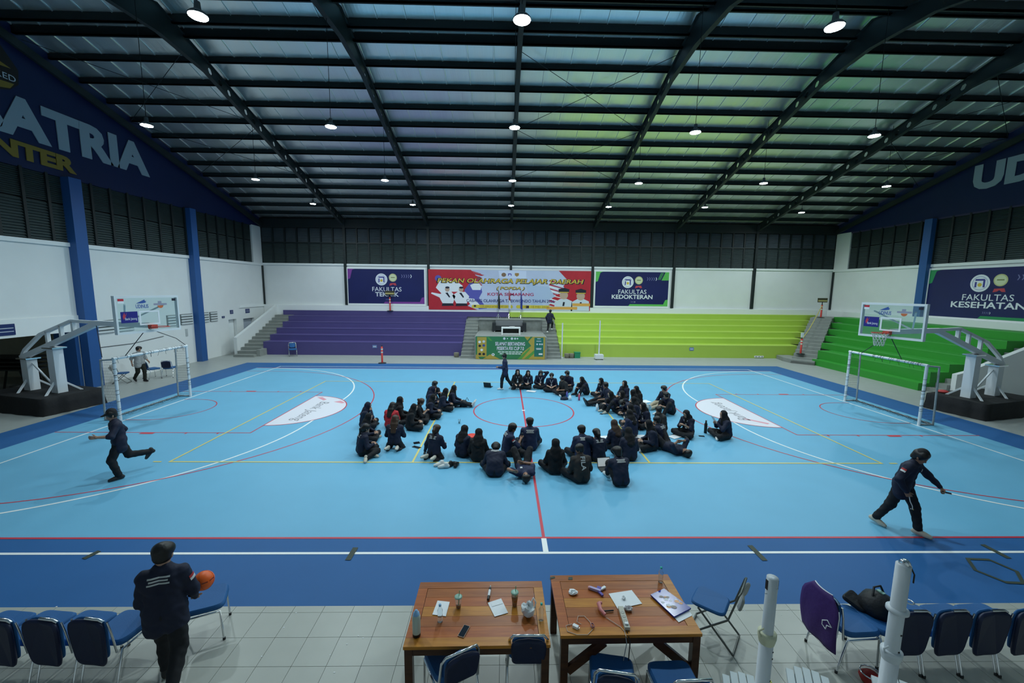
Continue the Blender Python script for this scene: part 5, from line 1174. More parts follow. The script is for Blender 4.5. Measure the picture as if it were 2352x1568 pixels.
# poses: faces +y; pelvis height, spine pitch list (deg forward), hand targets, ankles, knee poles, toe directions
POSE = {
 'cross': dict(pel=(0, 0, .135), sp=(4, 16, 26), hd=18, hands=((-.10, .30, .25), (.10, .31, .25)), ank=((.10, .30, .075), (-.12, .36, .07)), kp=((-1, .35, .12), (1, .35, .12)), toe=((.9, .4, 0), (-.9, .4, 0))),
 'crosstall': dict(pel=(0, 0, .135), sp=(0, 6, 10), hd=8, hands=((-.12, .32, .26), (.12, .33, .26)), ank=((.10, .30, .075), (-.12, .36, .07)), kp=((-1, .35, .12), (1, .35, .12)), toe=((.9, .4, 0), (-.9, .4, 0))),
 'phone': dict(pel=(0, 0, .135), sp=(4, 14, 24), hd=30, hands=((-.05, .34, .40), (.05, .34, .40)), ank=((.10, .30, .075), (-.12, .36, .07)), kp=((-1, .35, .12), (1, .35, .12)), toe=((.9, .4, 0), (-.9, .4, 0))),
 'bent': dict(pel=(0, 0, .135), sp=(20, 48, 70), hd=60, hands=((-.12, .42, .16), (.12, .42, .16)), ank=((.10, .30, .075), (-.12, .36, .07)), kp=((-1, .35, .12), (1, .35, .12)), toe=((.9, .4, 0), (-.9, .4, 0))),
 'legs': dict(pel=(0, 0, .135), sp=(-2, 12, 20), hd=14, hands=((-.14, .36, .24), (.14, .36, .24)), ank=((-.09, .83, .07), (.09, .80, .07)), kp=((-.2, 0, 1), (.2, 0, 1)), toe=((-.2, .35, .9), (.2, .35, .9))),
 'knees': dict(pel=(0, 0, .135), sp=(12, 26, 36), hd=24, hands=((-.06, .46, .34), (.06, .44, .34)), ank=((-.12, .46, .07), (.12, .48, .07)), kp=((-.25, .1, 1), (.25, .1, 1)), toe=((-.2, 1, 0), (.2, 1, 0))),
 'kneel': dict(pel=(0, 0, .22), sp=(2, 12, 20), hd=16, hands=((-.13, .30, .30), (.13, .30, .30)), ank=((-.13, -.20, .055), (.13, -.20, .055)), kp=((-.3, 1, -.3), (.3, 1, -.3)), toe=((-.15, -1, 0), (.15, -1, 0)), sole=True),
 'side': dict(pel=(-.02, 0, .135), sp=(4, 14, 22), hd=18, hands=((-.05, .30, .28), (.13, .30, .28)), ank=((.30, .22, .07), (.46, -.02, .06)), kp=((-.6, 1, .1), (.5, 1, .1)), toe=((.8, .5, 0), (.9, -.4, 0))),
}
def skel(po, H=1.0, head_yaw=0.0, lean=0.0):
    J = {}; TL = (.155, .18, .135, .06); p = V3(*po['pel']); sp = [math.radians(a) for a in po['sp']]; side = math.sin(math.radians(lean))
    def dr(a): return nrm(V3(side, math.sin(a), math.cos(a)))
    J['pel'] = p; J['wai'] = p+dr(sp[0])*TL[0]; J['che'] = J['wai']+dr(sp[1])*TL[1]; J['nek'] = J['che']+dr(sp[2])*TL[2]
    ha = math.radians(po['hd']); J['hb'] = J['nek']+dr((sp[2]+ha)/2)*TL[3]; J['hc'] = J['hb']+dr(ha)*.075
    J['R'] = rzm(math.radians(head_yaw))@rx(-ha*.9); J['up'] = dr(sp[2]); J['fw'] = nrm(V3(0, math.cos(sp[2]), -math.sin(sp[2])))
    for s, i in ((-1, 0), (1, 1)):
        J['sh', i] = J['che']+J['up']*.06+V3(s*po.get('sw', .165), 0, 0); J['hip', i] = p+V3(s*.085, 0, -.02)
        J['elb', i], J['wri', i] = ik(J['sh', i], V3(*po['hands'][i]), .27, .245, V3(*po.get('ep', ((-.7, -.5, -.8), (.7, -.5, -.8)))[i]))
        J['kne', i], J['ank', i] = ik(J['hip', i], V3(*po['ank'][i]), .42, .41, V3(*po['kp'][i]))
    return J
def person(lab, head_px=None, pose='cross', hd=90, cover='hijab', top='navy', bottom='trouser', shoe='white', hcol='black', sleeve='long', H=.95, skin=0, text_back=False, flag=False, lany=False, badge=False, head_yaw=0, res=.020, pos=None, po=None, hand=('relaxed', 'relaxed'), lean=0, hair='short', long_hair=0.0, socks=False, hemcut=None, cap=False, ankle_px=None, grp='people sitting on the court', fat=0.0, drape=.5, hx=None, barefoot=False, M=None):
    po = dict(po or POSE[pose]); po['sw'] = .148 if cover == 'hijab' else .165; J = skel(po, H, head_yaw, lean); g = fat
    R = J['R']; hc = J['hc']
    def hp(x, y, z): return hc+R@V3(x, y, z)
    head = [(hp(0, .012, -.055), hp(0, -.008, .035), .066, .088), (hp(0, .045, -.085), hp(0, .02, -.04), .035, .06), (hp(0, .085, -.02), hp(0, .098, -.038), .012, .016), (hp(-.079, -.005, -.03), hp(-.082, -.012, .0), .014, .017), (hp(.079, -.005, -.03), hp(.082, -.012, .0), .014, .017), (hp(0, .06, .01), hp(0, .05, .05), .035, .045)]
    neck = [(J['nek'], hp(0, -.012, -.06), .053, .050)]
    tor = []
    for s in (-1, 1):
        tor += [(J['pel']+V3(s*.07, 0, 0), J['wai']+V3(s*.055, 0, 0), .112+g, .098+g), (J['wai']+V3(s*.055, 0, 0), J['che']+V3(s*.08, 0, 0), .098+g, .102+g*.7), (J['che']+V3(s*.08, 0, 0), J['nek']+V3(s*.02, 0, 0), .098, .055), (J['che']+V3(s*.09, 0, 0)+J['up']*.04, J['sh', 0 if s < 0 else 1], .085, .062)]
    arms = [[(J['sh', i], J['elb', i], .055, .043), (J['elb', i], J['wri', i], .041, .029)] for i in (0, 1)]
    legs = [[(J['hip', i], J['kne', i], .092+g*.5, .058), (J['kne', i], J['ank', i], .056, .038)] for i in (0, 1)]
    body = head+neck+tor
    feet = []; SF = []
    for i in (0, 1):
        t = nrm(V3(*po['toe'][i]))
        if po.get('sole'): z = V3(0, 0, -1)
        else: z = V3(0, 0, 1) if abs(t[2]) < .5 else nrm(np.cross(np.cross(t, V3(0, -1, 0)), t))
        if po.get('shz'): z = V3(*po['shz'][i])
        x = nrm(np.cross(t, z)); z = np.cross(x, t); SF.append((t, x, z))
        feet += [(J['ank', i], J['ank', i]-z*.03, .034, .032), (J['ank', i]-z*.04, J['ank', i]+t*.12-z*.05, .026, .02)]; body = body+arms[i]+legs[i]
    body += feet
    v, f = blob(body, res, .022); parts = [(v, f, 0)]
    # hands joined to the wrists
    for i in (0, 1):
        x = nrm(nrm(J['wri', i]-J['elb', i])+V3(*po.get('hbend', ((0, 0, 0), (0, 0, 0)))[i])); zz = V3(*po.get('palm', ((0, 0, 1), (0, 0, 1)))[i]); y = nrm(np.cross(zz, x)); z = np.cross(x, y)
        hv, hf = HAND[hand[i]]; sy = 1 if i == 1 else -1
        hv2 = hv*V3(1, sy, 1); hf2 = hf if sy > 0 else hf[:, ::-1]
        # thumb points inwards (towards the body middle)
        hv2 = hv2*1.0; q = J['wri', i]-x*.012+hv2[:, :1]*x+hv2[:, 1:2]*y*1.0+hv2[:, 2:3]*z; parts.append((q, hf2, 0))
    # eyes, brows, mouth
    def lump(c, rx_, ry_, rz_, mi):
        n1, n2 = 5, 8; vs = []; 
        for a in range(n1):
            for b in range(n2):
                A, B = math.pi*a/(n1-1), 2*math.pi*b/n2; vs.append(hc+R@(V3(*c)+V3(rx_*math.sin(A)*math.cos(B), ry_*math.cos(A), rz_*math.sin(A)*math.sin(B))))
        fs = [(a*n2+b, a*n2+(b+1) % n2, (a+1)*n2+(b+1) % n2, (a+1)*n2+b) for a in range(n1-1) for b in range(n2)]; parts.append((np.array(vs), np.array(fs), mi))
    for s in (-1, 1): lump((s*.032, .077, .004), .014, .008, .006, 1); lump((s*.033, .082, .024), .018, .006, .004, 1)
    lump((0, .082, -.066), .022, .008, .006, 2)
    root = obj('person', npmesh('person', parts, [SKIN[skin], EYE, LIP])); tag(root, lab, 'person', grp)
    inf = lambda L, e: [(a, b, r+e, q+e) for a, b, r, q in L]
    # clothes
    sh = inf(tor, .016)
    if po.get('hang'): 
        for s in (-1, 1): sh.append((J['pel']+V3(s*.075, 0, .03), J['pel']+V3(s*.08, 0, -.16), .125+g, .126+g))
    for i in (0, 1):
        u = arms[i][0]; w_ = arms[i][1]; sh.append((u[0], u[1], u[2]+.018, u[3]+.019))
        if sleeve == 'long': sh.append((w_[0], w_[0]+(w_[1]-w_[0])*.93, w_[2]+.018, w_[3]+.014))
        elif sleeve == 'elbow': sh.append((w_[0], w_[0]+(w_[1]-w_[0])*.22, w_[2]+.018, w_[3]+.022))
    if sleeve == 'short':
        sh = sh[:-2]
        for i in (0, 1): u = arms[i][0]; sh.append((u[0], u[0]+(u[1]-u[0])*.72, u[2]+.02, u[3]+.028))
    sh.append((J['nek']-J['up']*.02, J['nek']+J['up']*.02+J['fw']*.005, .062, .058))
    cut = [lambda P, z0=hemcut: z0-P[..., 2]] if hemcut else None
    floor_cut = [lambda P: .004-P[..., 2]] if not po.get('stand') else []
    v, f = blob(sh, res, .03, (cut or [])+floor_cut, .007); obj('jacket' if sleeve == 'long' else 'shirt', npmesh('shirt', [(v, f, 0)], [CLOTH[top]]), root)
    tr = []
    for i in (0, 1):
        a, b = legs[i]; tr += [(a[0], a[1], a[2]+.016, a[3]+.022), (b[0], b[0]+(b[1]-b[0])*.93, b[2]+.022, b[3]+.026)]
    tr.append((J['hip', 0], J['hip', 1], .112+g, .112+g)); tr.append((J['pel'], J['pel']+(J['wai']-J['pel'])*.4, .12+g, .115+g))
    v, f = blob(tr, res, .025, floor_cut, .007); obj('trousers', npmesh('trousers', [(v, f, 0)], [CLOTH[bottom]]), root)
    if not barefoot:
        for i in (0, 1):
            t, x, z = SF[i]; o = J['ank', i]-z*.082
            w3 = o+SHV[:, :1]*x+SHV[:, 1:2]*t+SHV[:, 2:3]*z
            if not po.get('stand') or True:
                mz = w3[:, 2].min()
                if mz < .003: w3 = w3+V3(0, 0, .003-mz)
            cz = SHV[SHF].mean(1)[:, 2] < .022; fa = SHF
            me = npmesh('shoe', [(w3, fa, 0)], list(SHOEM[shoe])); me.polygons.foreach_set('material_index', cz.astype(np.int32)); obj('shoe', me, root)
    # hair or headscarf
    if cover == 'hijab':
        hj = [(hp(0, -.004, -.02), hp(0, -.022, .038), .090, .103), (hp(0, -.03, -.03), J['nek']-J['fw']*.03, .092, .100), (J['nek']-J['fw']*.03, J['nek']-J['fw']*.07-J['up']*(.15+.08*drape), .095, .075), (hp(0, .02, -.10), J['nek']+J['fw']*.05-J['up']*.10, .068, .085)]
        for s in (-1, 1): hj += [(J['nek']-J['fw']*.02, J['nek']+V3(s*.10, 0, 0)-J['up']*.07, .085, .074), (J['nek']-J['fw']*.05+V3(s*.05, 0, 0), J['nek']-J['fw']*.06+V3(s*.07, 0, 0)-J['up']*(.13+.08*drape), .085, .068)]
        v, f = blob(hj, res*.8, .035, [(hp(0, .11, .018), hp(0, .11, -.05), .060, .052)], .004)
        obj('hijab', npmesh('hijab', [(v, f, 0)], [HIJ[hcol]]), root)
    else:
        hr_ = [(hp(0, -.015, .0), hp(0, -.012, .045), .090, .099), (hp(-.045, .02, .06), hp(.045, .02, .06), .062, .062)]
        if hair == 'thick': hr_ += [(hp(-.045, .015, .055), hp(.045, .015, .06), .070, .068), (hp(0, -.045, .03), hp(0, -.052, -.045), .088, .074)]
        if hair in ('bun', 'tail', 'long'): hr_ += [(hp(0, -.04, -.01), hp(0, -.05, -.05), .082, .066)]
        if hair == 'bun': hr_ += [(hp(0, -.10, .03), hp(0, -.125, .04), .045, .042)]
        if hair == 'tail': hr_ += [(hp(0, -.10, .02), hp(0, -.14, -.03), .04, .038), (hp(0, -.14, -.03), hp(0, -.15, -.14)-V3(0, 0, .10), .036, .02)]
        if hair == 'long':
            bb = J['che']-J['fw']*.13
            for s in (-1, 0, 1): hr_ += [(hp(s*.05, -.05, -.02), J['nek']-J['fw']*.085+V3(s*.06, 0, 0), .062, .05), (J['nek']-J['fw']*.085+V3(s*.06, 0, 0), bb+V3(s*.05, 0, 0)-J['up']*.10, .05, .022)]
            for s in (-1, 1): hr_ += [(hp(s*.07, .0, .02), hp(s*.075, -.01, -.11), .032, .03)]
        cutl = [(hp(0, .125, .0), hp(0, .12, -.09), .068, .075)]
        if hair in ('short', 'thick'): cutl.append(lambda P: (P-hp(0, 0, -.05 if hair == 'short' else -.062))@(R@V3(0, .30, -.95)))
        v, f = blob(hr_, res*.75, .025, cutl); obj('hair', npmesh('hair', [(v, f, 0)], [HAIRM[hcol]]), root)
        if cap:
            cp = [(hp(0, -.01, .05), hp(0, -.015, .07), .104, .096)]
            v, f = blob(cp, res*.75, .02, [lambda P: -((P-hp(0, 0, .045))@(R@V3(0, -.12, .99)))]); cm = obj('cap', npmesh('cap', [(v, f, 0)], [BLACKC]), root)
            if cap != 'back':
                v, f = blob([(hp(-.05, .09, .052), hp(-.03, .15, .042), .016, .012), (hp(.05, .09, .052), hp(.03, .15, .042), .016, .012), (hp(0, .09, .058), hp(0, .165, .045), .016, .012)], res*.5, .03); obj('cap_brim', npmesh('cap_brim', [(v, f, 0)], [BLACKC]), cm)
    # printed marks laid on the cloth surface
    def decal(name, c, n, ux, w_, h_, m, nx=7, ny=3, e=.011):
        c = np.array(c, float); n = nrm(np.array(n, float)); ux = nrm(np.array(ux, float)-n*(np.array(ux, float)@n)); uy = np.cross(n, ux)
        uu, vv = np.meshgrid(np.linspace(-w_/2, w_/2, nx), np.linspace(-h_/2, h_/2, ny)); P = c+uu.reshape(-1, 1)*ux+vv.reshape(-1, 1)*uy+n*.12
        for _ in range(14):
            d = sdf_pts(sh, P, .03); P = P-n*np.clip(d-e, -.02, .03)[:, None]
        fs = [(j*nx+i, j*nx+i+1, (j+1)*nx+i+1, (j+1)*nx+i) for j in range(ny-1) for i in range(nx-1)]
        return obj(name, npmesh(name, [(P, np.array(fs), 0)], [m], False), root)
    up, fw = J['up'], J['fw']
    if text_back:
        c0 = J['che']-fw*.10+up*.03
        for k, ww in enumerate((.20, .17, .20) if text_back is True else (.2,)):
            decal('back_print', c0+up*(.05-.03*k), -fw, (1, 0, 0), ww, .016, PRINT)
    if flag:
        i = 1 if flag == 'r' else 0; s = 1 if i else -1
        a = J['sh', i]+(J['elb', i]-J['sh', i])*.35; ax_ = nrm(J['elb', i]-J['sh', i]); nn = nrm(V3(s, -.25, .2)-ax_*(V3(s, -.25, .2)@ax_)); uxx = np.cross(-ax_, nn)
        decal('sleeve_flag', a-ax_*.016, nn, uxx, .08, .03, FLR, 5, 3); decal('sleeve_flag', a+ax_*.016, nn, uxx, .08, .03, FLW, 5, 3)
    if lany:
        for s in (-1, 1): decal('lanyard', J['che']+up*.07+fw*.08+V3(s*.03, 0, 0), fw, (1, 0, 0) , .016, .20, LANY, 2, 8) if False else decal('lanyard', J['che']+up*.02+fw*.08+V3(s*.028, 0, 0), fw, nrm(V3(1, 0, 0)+up*(-s*.35)), .016, .20, LANY, 2, 8)
        decal('id_card', J['che']-up*.13+fw*.08, fw, (1, 0, 0), .06, .09, FLW, 3, 3, .014)
    if badge:
        decal('chest_emblem', J['che']+up*.03+fw*.08+V3(-.085, 0, 0), fw, (1, 0, 0), .055, .055, PRINT, 4, 4)
    if isinstance(text_back, str): pass
    # place it
    a = math.radians(hd-90); Rz = rzm(a)
    if pos is not None: loc = Vector(pos)
    else:
        hw = Rz@(hc+R@V3(0, 0, .02))*H; p = px(head_px[0], head_px[1], Z=hw[2]+.006); loc = Vector((p.x-hw[0], p.y-hw[1], .006))
    root.location = loc; root.rotation_euler = (0, 0, a); root.scale = (H, H, H)
    if M is not None: root.matrix_world = M
    root['_j'] = 0; del root['_j']
    PEOPLE.append((root, J, Rz, H, loc)); return root
PEOPLE = []
def wp(i, p):
    """a point given in a person's own frame -> world"""
    r, J, Rz, H, loc = PEOPLE[i]; q = Rz@np.array(p, float)*H; return Vector((q[0]+loc.x, q[1]+loc.y, q[2]+loc.z))
def hand_world(i, k, along=.08):
    J = PEOPLE[i][1]; d = nrm(J['wri', k]-J['elb', k]); return wp(i, J['wri', k]+d*along)
def P_(lab, u, v, hd, pose='cross', **kw): person(lab, (u, v), pose, hd, **kw); return len(PEOPLE)-1
T = dict(text_back=True)
chin = dict(POSE['cross'], hands=((-.10, .30, .25), (.05, .26, .58)))
# ---- left group
P_('person in black hijab resting chin on hand, farthest left in the left group', 846, 931, 8, po=chin, shoe='black', hcol='navy')
P_('person in black hijab with white lanyard, second row of the far left corner', 848, 957, 5, 'cross', shoe='beige', lany=True)
P_('person with dark ponytail seated sideways at the near left corner', 841, 982, 35, 'side', cover='hair', hair='tail', shoe='beige', **T)
P_('person in a red shirt with long dark hair', 902, 931, 75, 'cross', cover='hair', hair='long', top='red', sleeve='short', shoe='black', skin=2)
P_('kneeling person with long brown hair and both soles showing', 908, 962, 88, 'kneel', cover='hair', hair='long', hcol='brown', top='navy', shoe='beige', text_back=True)
P_('person in black hijab sitting tall behind the red shirt', 920, 918, 15, 'crosstall', top='black', shoe='black', H=.98)
P_('person in black hijab bent over a phone at the left edge line', 952, 935, 8, 'cross', top='black', shoe='beige', skin=2)
P_('person with a hair bun holding up a phone', 968, 922, 5, 'phone', cover='hair', hair='bun', hcol='brown', top='black', sleeve='elbow', shoe='black')
P_('person with dark hair seated at the back of the left group', 999, 881, -25, 'knees', cover='hair', hair='thick', shoe='black', skin=1)
P_('person in navy hijab seated in front of the dark haired one, left group', 996, 894, 0, 'cross', hcol='navy', top='navy2', shoe='black')
P_('person in dark hijab with hands on the floor, middle of the left group', 996, 912, 2, 'bent' if False else 'cross', hcol='black', shoe='beige')
P_('person in black hijab holding a paper, right part of the left group', 1025, 898, 3, 'cross', shoe='white', badge=True)
P_('person in black hijab with legs stretched and white shoes, left group', 1044, 891, 0, 'legs', shoe='white', skin=2)
# ---- front row, backs to the camera
arm = dict(POSE['kneel'], hands=((-.38, .10, .06), (.12, .34, .30)), pel=(0, 0, .17), palm=((0, 0, 1), (0, 0, 1)))
P_('person with brown hair leaning on one hand on the yellow line', 1003, 984, 65, po=arm, cover='hair', hair='tail', hcol='brown', sleeve='long', shoe='beige', **T)
P_('person in black hijab left of the red object, seen from behind', 1068, 985, 60, 'cross', shoe='white')
P_('person in black hijab right of the red object, seen from behind', 1100, 993, 85, 'cross', top='black', shoe='white')
P_('person bent far forward with a printed jacket back', 1139, 1026, 88, 'bent', cover='hair', hair='thick', shoe='black', fat=.02, H=1.0, **T)
mic = dict(POSE['cross'], hands=((-.12, .30, .25), (.13, .36, .46)))
I_MIC = P_('person with thick dark hair holding a microphone', 1178, 981, 15, po=mic, cover='hair', hair='thick', top='navy2', sleeve='elbow', flag='r', skin=1, shoe='black', hand=('relaxed', 'grip'), H=1.0, **T)
P_('broad person with short hair seen from behind at the centre line', 1217, 968, 90, 'crosstall', cover='hair', top='navy2', shoe='black', fat=.02, H=1.02, **T)
P_('person in black hijab seated alone just right of the centre line', 1276, 1017, 92, 'crosstall', top='black', shoe='black', H=.97)
# ---- right group, near part
P_('broad person with short dark hair and printed jacket, right of the centre line', 1336, 986, 98, 'cross', cover='hair', top='navy2', fat=.022, H=1.03, shoe='black', **T)
P_('person with a dark ponytail holding a phone to the ear', 1370, 993, 105, po=dict(POSE['cross'], hands=((-.16, .10, .62), (.10, .31, .25))), cover='hair', hair='tail', shoe='black', **T)
I_FILA = P_('person in a dark brown shirt with red and white letters', 1331, 1030, 100, 'cross', cover='hair', top='brown', sleeve='elbow', head_yaw=55, shoe='black', skin=1, H=1.0)
I_LAP = P_('person with short dark hair working at a white screened laptop', 1418, 1036, 98, 'knees', cover='hair', hair='thick', shoe='white', H=1.0, **T)
P_('person with brown headscarf seen from behind, right group', 1410, 972, 112, 'cross', hcol='brown', shoe='black')
P_('person in black hijab and navy jacket with a paper at the side', 1443, 990, 95, 'cross', shoe='black', H=.98)
P_('person in black hijab with a white arm patch looking left over papers', 1489, 973, 175, 'cross', lany=True, flag='r', shoe='white', skin=2, H=.98)
P_('person with short hair and printed jacket behind the arm patch one', 1509, 964, 130, 'cross', cover='hair', shoe='black', H=.97, **T)
P_('person in navy hijab with a printed shoulder, middle of the right group', 1445, 948, 125, 'cross', hcol='black', top='navy2', shoe='black', **T)
P_('person in black hijab with a lanyard facing left, middle of the right group', 1476, 932, 195, 'cross', lany=True, shoe='black', skin=2)
P_('person in a charcoal shirt looking down, right group', 1513, 941, 195, 'cross', cover='hair', top='charcoal', sleeve='short', skin=1, shoe='white')
P_('person in black hijab using a phone at the right edge of the group', 1576, 950, 215, 'phone', shoe='black', sleeve='elbow', lany=True)
P_('person with short hair hugging the knees, right back of the group', 1530, 907, 205, 'knees', cover='hair', sleeve='elbow', shoe='white', H=1.02)
P_('person in beige trousers with stretched legs, right back of the group', 1525, 892, 205, 'legs', cover='hair', bottom='beige', shoe='white', hair='thick', H=.98)
P_('person in black hijab with a hunched back, back of the right group', 1461, 893, 205, 'cross', top='black', shoe='black')
P_('person in black hijab with a white face side, top of the right group', 1434, 880, 215, 'crosstall', shoe='black', skin=2)
P_('person in black hijab leaning left, second from the top of the right group', 1428, 904, 195, 'cross', shoe='black', skin=2)
P_('person in dark hijab huddled in the middle of the right group', 1453, 901, 170, 'cross', top='black', shoe='black')
P_('person in black hijab seen from the side, centre of the right group', 1455, 918, 165, 'cross', top='navy', shoe='black')
P_('person with dark hair leaning over a phone, left of the right group', 1428, 925, 188, 'bent', cover='hair', hair='bun', shoe='beige', skin=2)
P_('person in black hijab beside the leaning one, left of the right group', 1447, 935, 178, 'cross', shoe='black')
P_('person in black hijab with beige shoes, left tip of the right group', 1402, 905, 195, 'knees', shoe='beige', skin=2)
I_BOOT = P_('person with short hair and black boots, legs stretched to the left', 1391, 884, 190, 'legs', cover='hair', shoe='black', sleeve='elbow', H=1.03, skin=1)
P_('person in black hijab with white lanyard, behind the boots one', 1380, 874, 210, 'cross', lany=True, shoe='white', skin=2)
P_('person in black hijab with raised knees beside the pink bottle', 1336, 871, 205, 'knees', shoe='black')
# ---- back row facing the camera
P_('person in black hijab with white stripes, left end of the back row', 1189, 854, -85, 'kneel', lany=True, top='black', shoe='white', skin=2)
P_('person in black hijab with legs to the left, second in the back row', 1213, 856, -85, 'side', lany=True, shoe='white', skin=2)
P_('person with dark hair raising a hand to the head, third in the back row', 1242, 856, -90, po=dict(POSE['cross'], hands=((-.12, .16, .76), (.10, .31, .25))), cover='hair', hair='long', lany=True, shoe='white', skin=2)
P_('person with short hair and lanyard, fourth in the back row', 1267, 862, -95, 'cross', cover='hair', lany=True, sleeve='elbow', shoe='black', skin=2)
P_('person with a black cap and charcoal shirt before the back row', 1291, 869, -150, 'cross', cover='hair', cap='back', top='charcoal', sleeve='elbow', shoe='white', skin=1)
P_('person with short hair turned sideways, right end of the back row', 1303, 857, -130, 'cross', cover='hair', sleeve='elbow', shoe='black', H=1.03)
# ---- alone
read = dict(POSE['cross'], hands=((-.08, .36, .48), (.08, .34, .44)), hd=10)
I_LONE = P_('person in black hijab sitting alone on the right, holding a sheet', 1661, 951, 180, po=read, shoe='white', H=.98, hand=('grip', 'grip'))
# ---- lying
def lying(lab, head_px, hd, po, **kw):
    person(lab, pos=(0, 0, 0), po=po, hd=90, **kw); r, J, Rz, H, loc = PEOPLE[-1]
    a = math.radians(hd); up = Vector((math.cos(a), math.sin(a), 0))      # direction from pelvis to head
    f = Vector((0, 0, 1)); x = up.cross(f) * -1
    x = f.cross(up); x = -x if x.cross(f).dot(up) < 0 else x
    Mx = Matrix(((x.x, f.x, up.x, 0), (x.y, f.y, up.y, 0), (x.z, f.z, up.z, 0), (0, 0, 0, 1)))
    # local: x right, y front (now up), z spine (now along the floor)
    Mx = Mx @ Matrix.Diagonal((H, H, H, 1)); hw = Mx.to_3x3() @ Vector(J['hc']); back = .132*H
    p = px(*head_px, Z=back+.01); Mx.translation = Vector((p.x-hw.x, p.y-hw.y, back)); r.matrix_world = Mx; PEOPLE[-1] = (r, J, Rz, H, Mx.translation)
LIE = dict(pel=(0, 0, .95), sp=(0, 0, 0), hd=0, hands=((-.30, .18, 1.62), (-.02, .16, 1.12)), ank=((-.12, .02, .42), (.13, .02, .42)), kp=((-.3, 1, .2), (.3, 1, .2)), toe=((0, 0, -1), (0, 0, -1)), shz=((0, 1, 0), (0, 1, 0)), stand=True, ep=((-1, .3, -.3), (1, .1, -.6)))
lying('person lying on the back with an arm over the face, head towards the camera', (1208, 1094), -86, LIE, cover='hair', sleeve='short', top='navy2', shoe='black', skin=1, hair='short', H=.97, badge=True)
LIE2 = dict(LIE, hands=((-.10, .22, 1.30), (.12, .22, 1.30)), ank=((-.10, .02, .36), (.12, .02, .40)), ep=((-1, .5, 0), (1, .5, 0)))
lying('person lying on the back at the right with hands joined on the chest', (1577, 1038), -56, LIE2, cover='hair', sleeve='elbow', top='navy', shoe='black', skin=1, hair='thick', H=.97)
# ---- standing and walking
def stander(lab, foot_px, hd, po, z0=0.0, pos=None, **kw):
    p = pos or px(*foot_px, Z=z0); person(lab, pos=(p[0], p[1], z0+.004), po=po, hd=hd, grp='people walking', **kw); return len(PEOPLE)-1
ST = dict(pel=(0, 0, .93), sp=(2, 3, 4), hd=6, hands=((-.25, .10, .90), (.25, .10, .90)), ank=((-.10, .0, .085), (.10, .0, .085)), kp=((0, 1, 0), (0, 1, 0)), toe=((-.15, 1, 0), (.15, 1, 0)), stand=True, hang=True, palm=((-1, 0, 0), (1, 0, 0)), ep=((-.3, -1, 0), (.3, -1, 0)))
wl1 = dict(ST, pel=(0, .05, .885), sp=(2, 6, 8), hd=14, hands=((-.22, .42, 1.10), (.24, .02, .84)), ank=((-.09, .12, .085), (.12, -.50, .42)), toe=((-.1, 1, 0), (.05, .35, -.9)), kp=((0, 1, .1), (0, 1, -.2)), shz=((0, 0, 1), (0, -.9, -.35)))
I_W1 = stander('person walking left past the left goal with a phone in hand', (290, 1094), 228, wl1, cover='hair', cap='front', sleeve='elbow', top='navy', shoe='black', lany=True, badge=True, hand=('relaxed', 'grip'), res=.015, H=.99, skin=0)
wl2 = dict(ST, pel=(0, .0, .90), sp=(8, 16, 20), hd=30, hands=((-.34, .40, .92), (.22, .12, .84)), ank=((-.10, .26, .085), (.10, -.30, .10)), toe=((-.1, 1, 0), (.1, .97, -.18)), kp=((0, 1, .1), (0, 1, 0)), palm=((0, .3, 1), (1, 0, .3)), ep=((-1, -.4, -.2), (1, -1, .2)))
pR = px(2078, 1216)
I_W2 = stander('person walking at the right with one arm reaching forward', (2060, 1216), -62, wl2, cover='hair', hair='thick', cap='back', top='navy', shoe='beige', badge=True, flag='r', hand=('grip', 'grip'), res=.014, H=1.0, skin=1)
wl3 = dict(ST, pel=(0, 0, .91), sp=(3, 6, 8), hd=14, hands=((-.14, .26, 1.00), (.20, .22, .86)), ank=((-.10, .16, .085), (.11, -.36, .20)), toe=((-.1, 1, 0), (.15, .7, -.6)), kp=((0, 1, 0), (.1, 1, 0)), palm=((-.6, .3, .7), (0, -.6, -.8)), ep=((-.35, -1, -.3), (.9, -.9, -.3)))
I_W3 = stander('person with an orange ball under the arm, walking away at the bottom left', (385, 1560), 110, wl3, pos=(-4.34, -10.33), cover='hair', hair='short', top='navy', shoe='slip', flag='r', hand=('relaxed', 'relaxed'), res=.012, H=.98, skin=0, **T)
wl4 = dict(ST, pel=(0, 0, .91), ank=((-.09, .10, .085), (.10, -.28, .16)), toe=((-.1, 1, 0), (.1, .8, -.4)), hands=((-.24, .22, .92), (.24, -.10, .86)))
I_W4 = stander('person in a grey and black shirt walking behind the left goal', (325, 876), -20, wl4, cover='hair', hair='thick', top='grey', sleeve='elbow', bottom='olive', shoe='black', H=.98)
I_W5 = stander('person with dark cap and glasses-free face walking left at the back of the court' if False else 'person with a dark cap walking left at the back of the court', (1160, 894), 178, dict(wl4, hands=((-.16, .30, 1.05), (.2, .2, 1.0)), ank=((-.09, .16, .085), (.10, -.32, .14))), cover='hair', cap='front', top='navy2', shoe='white', text_back=True, H=.95)
I_W6 = stander('person in dark clothes climbing the right stage stairs', (1255, 752), 62, dict(wl4, sp=(8, 12, 14), ank=((-.09, -.14, .085), (.10, .22, .26)), toe=((-.1, 1, 0), (.1, 1, 0)), hands=((-.24, .0, .86), (.3, .24, .95))), pos=(2.38, 13.62), z0=1.42, cover='hair', top='navy', shoe='white', H=.95)
# ================================================================== THINGS THE PEOPLE HAVE
def small_box(name, lab, cat, c, d, size, m, parts=()):
    t = empty(name, c, math.atan2(d[1], d[0]), lab, cat); return t
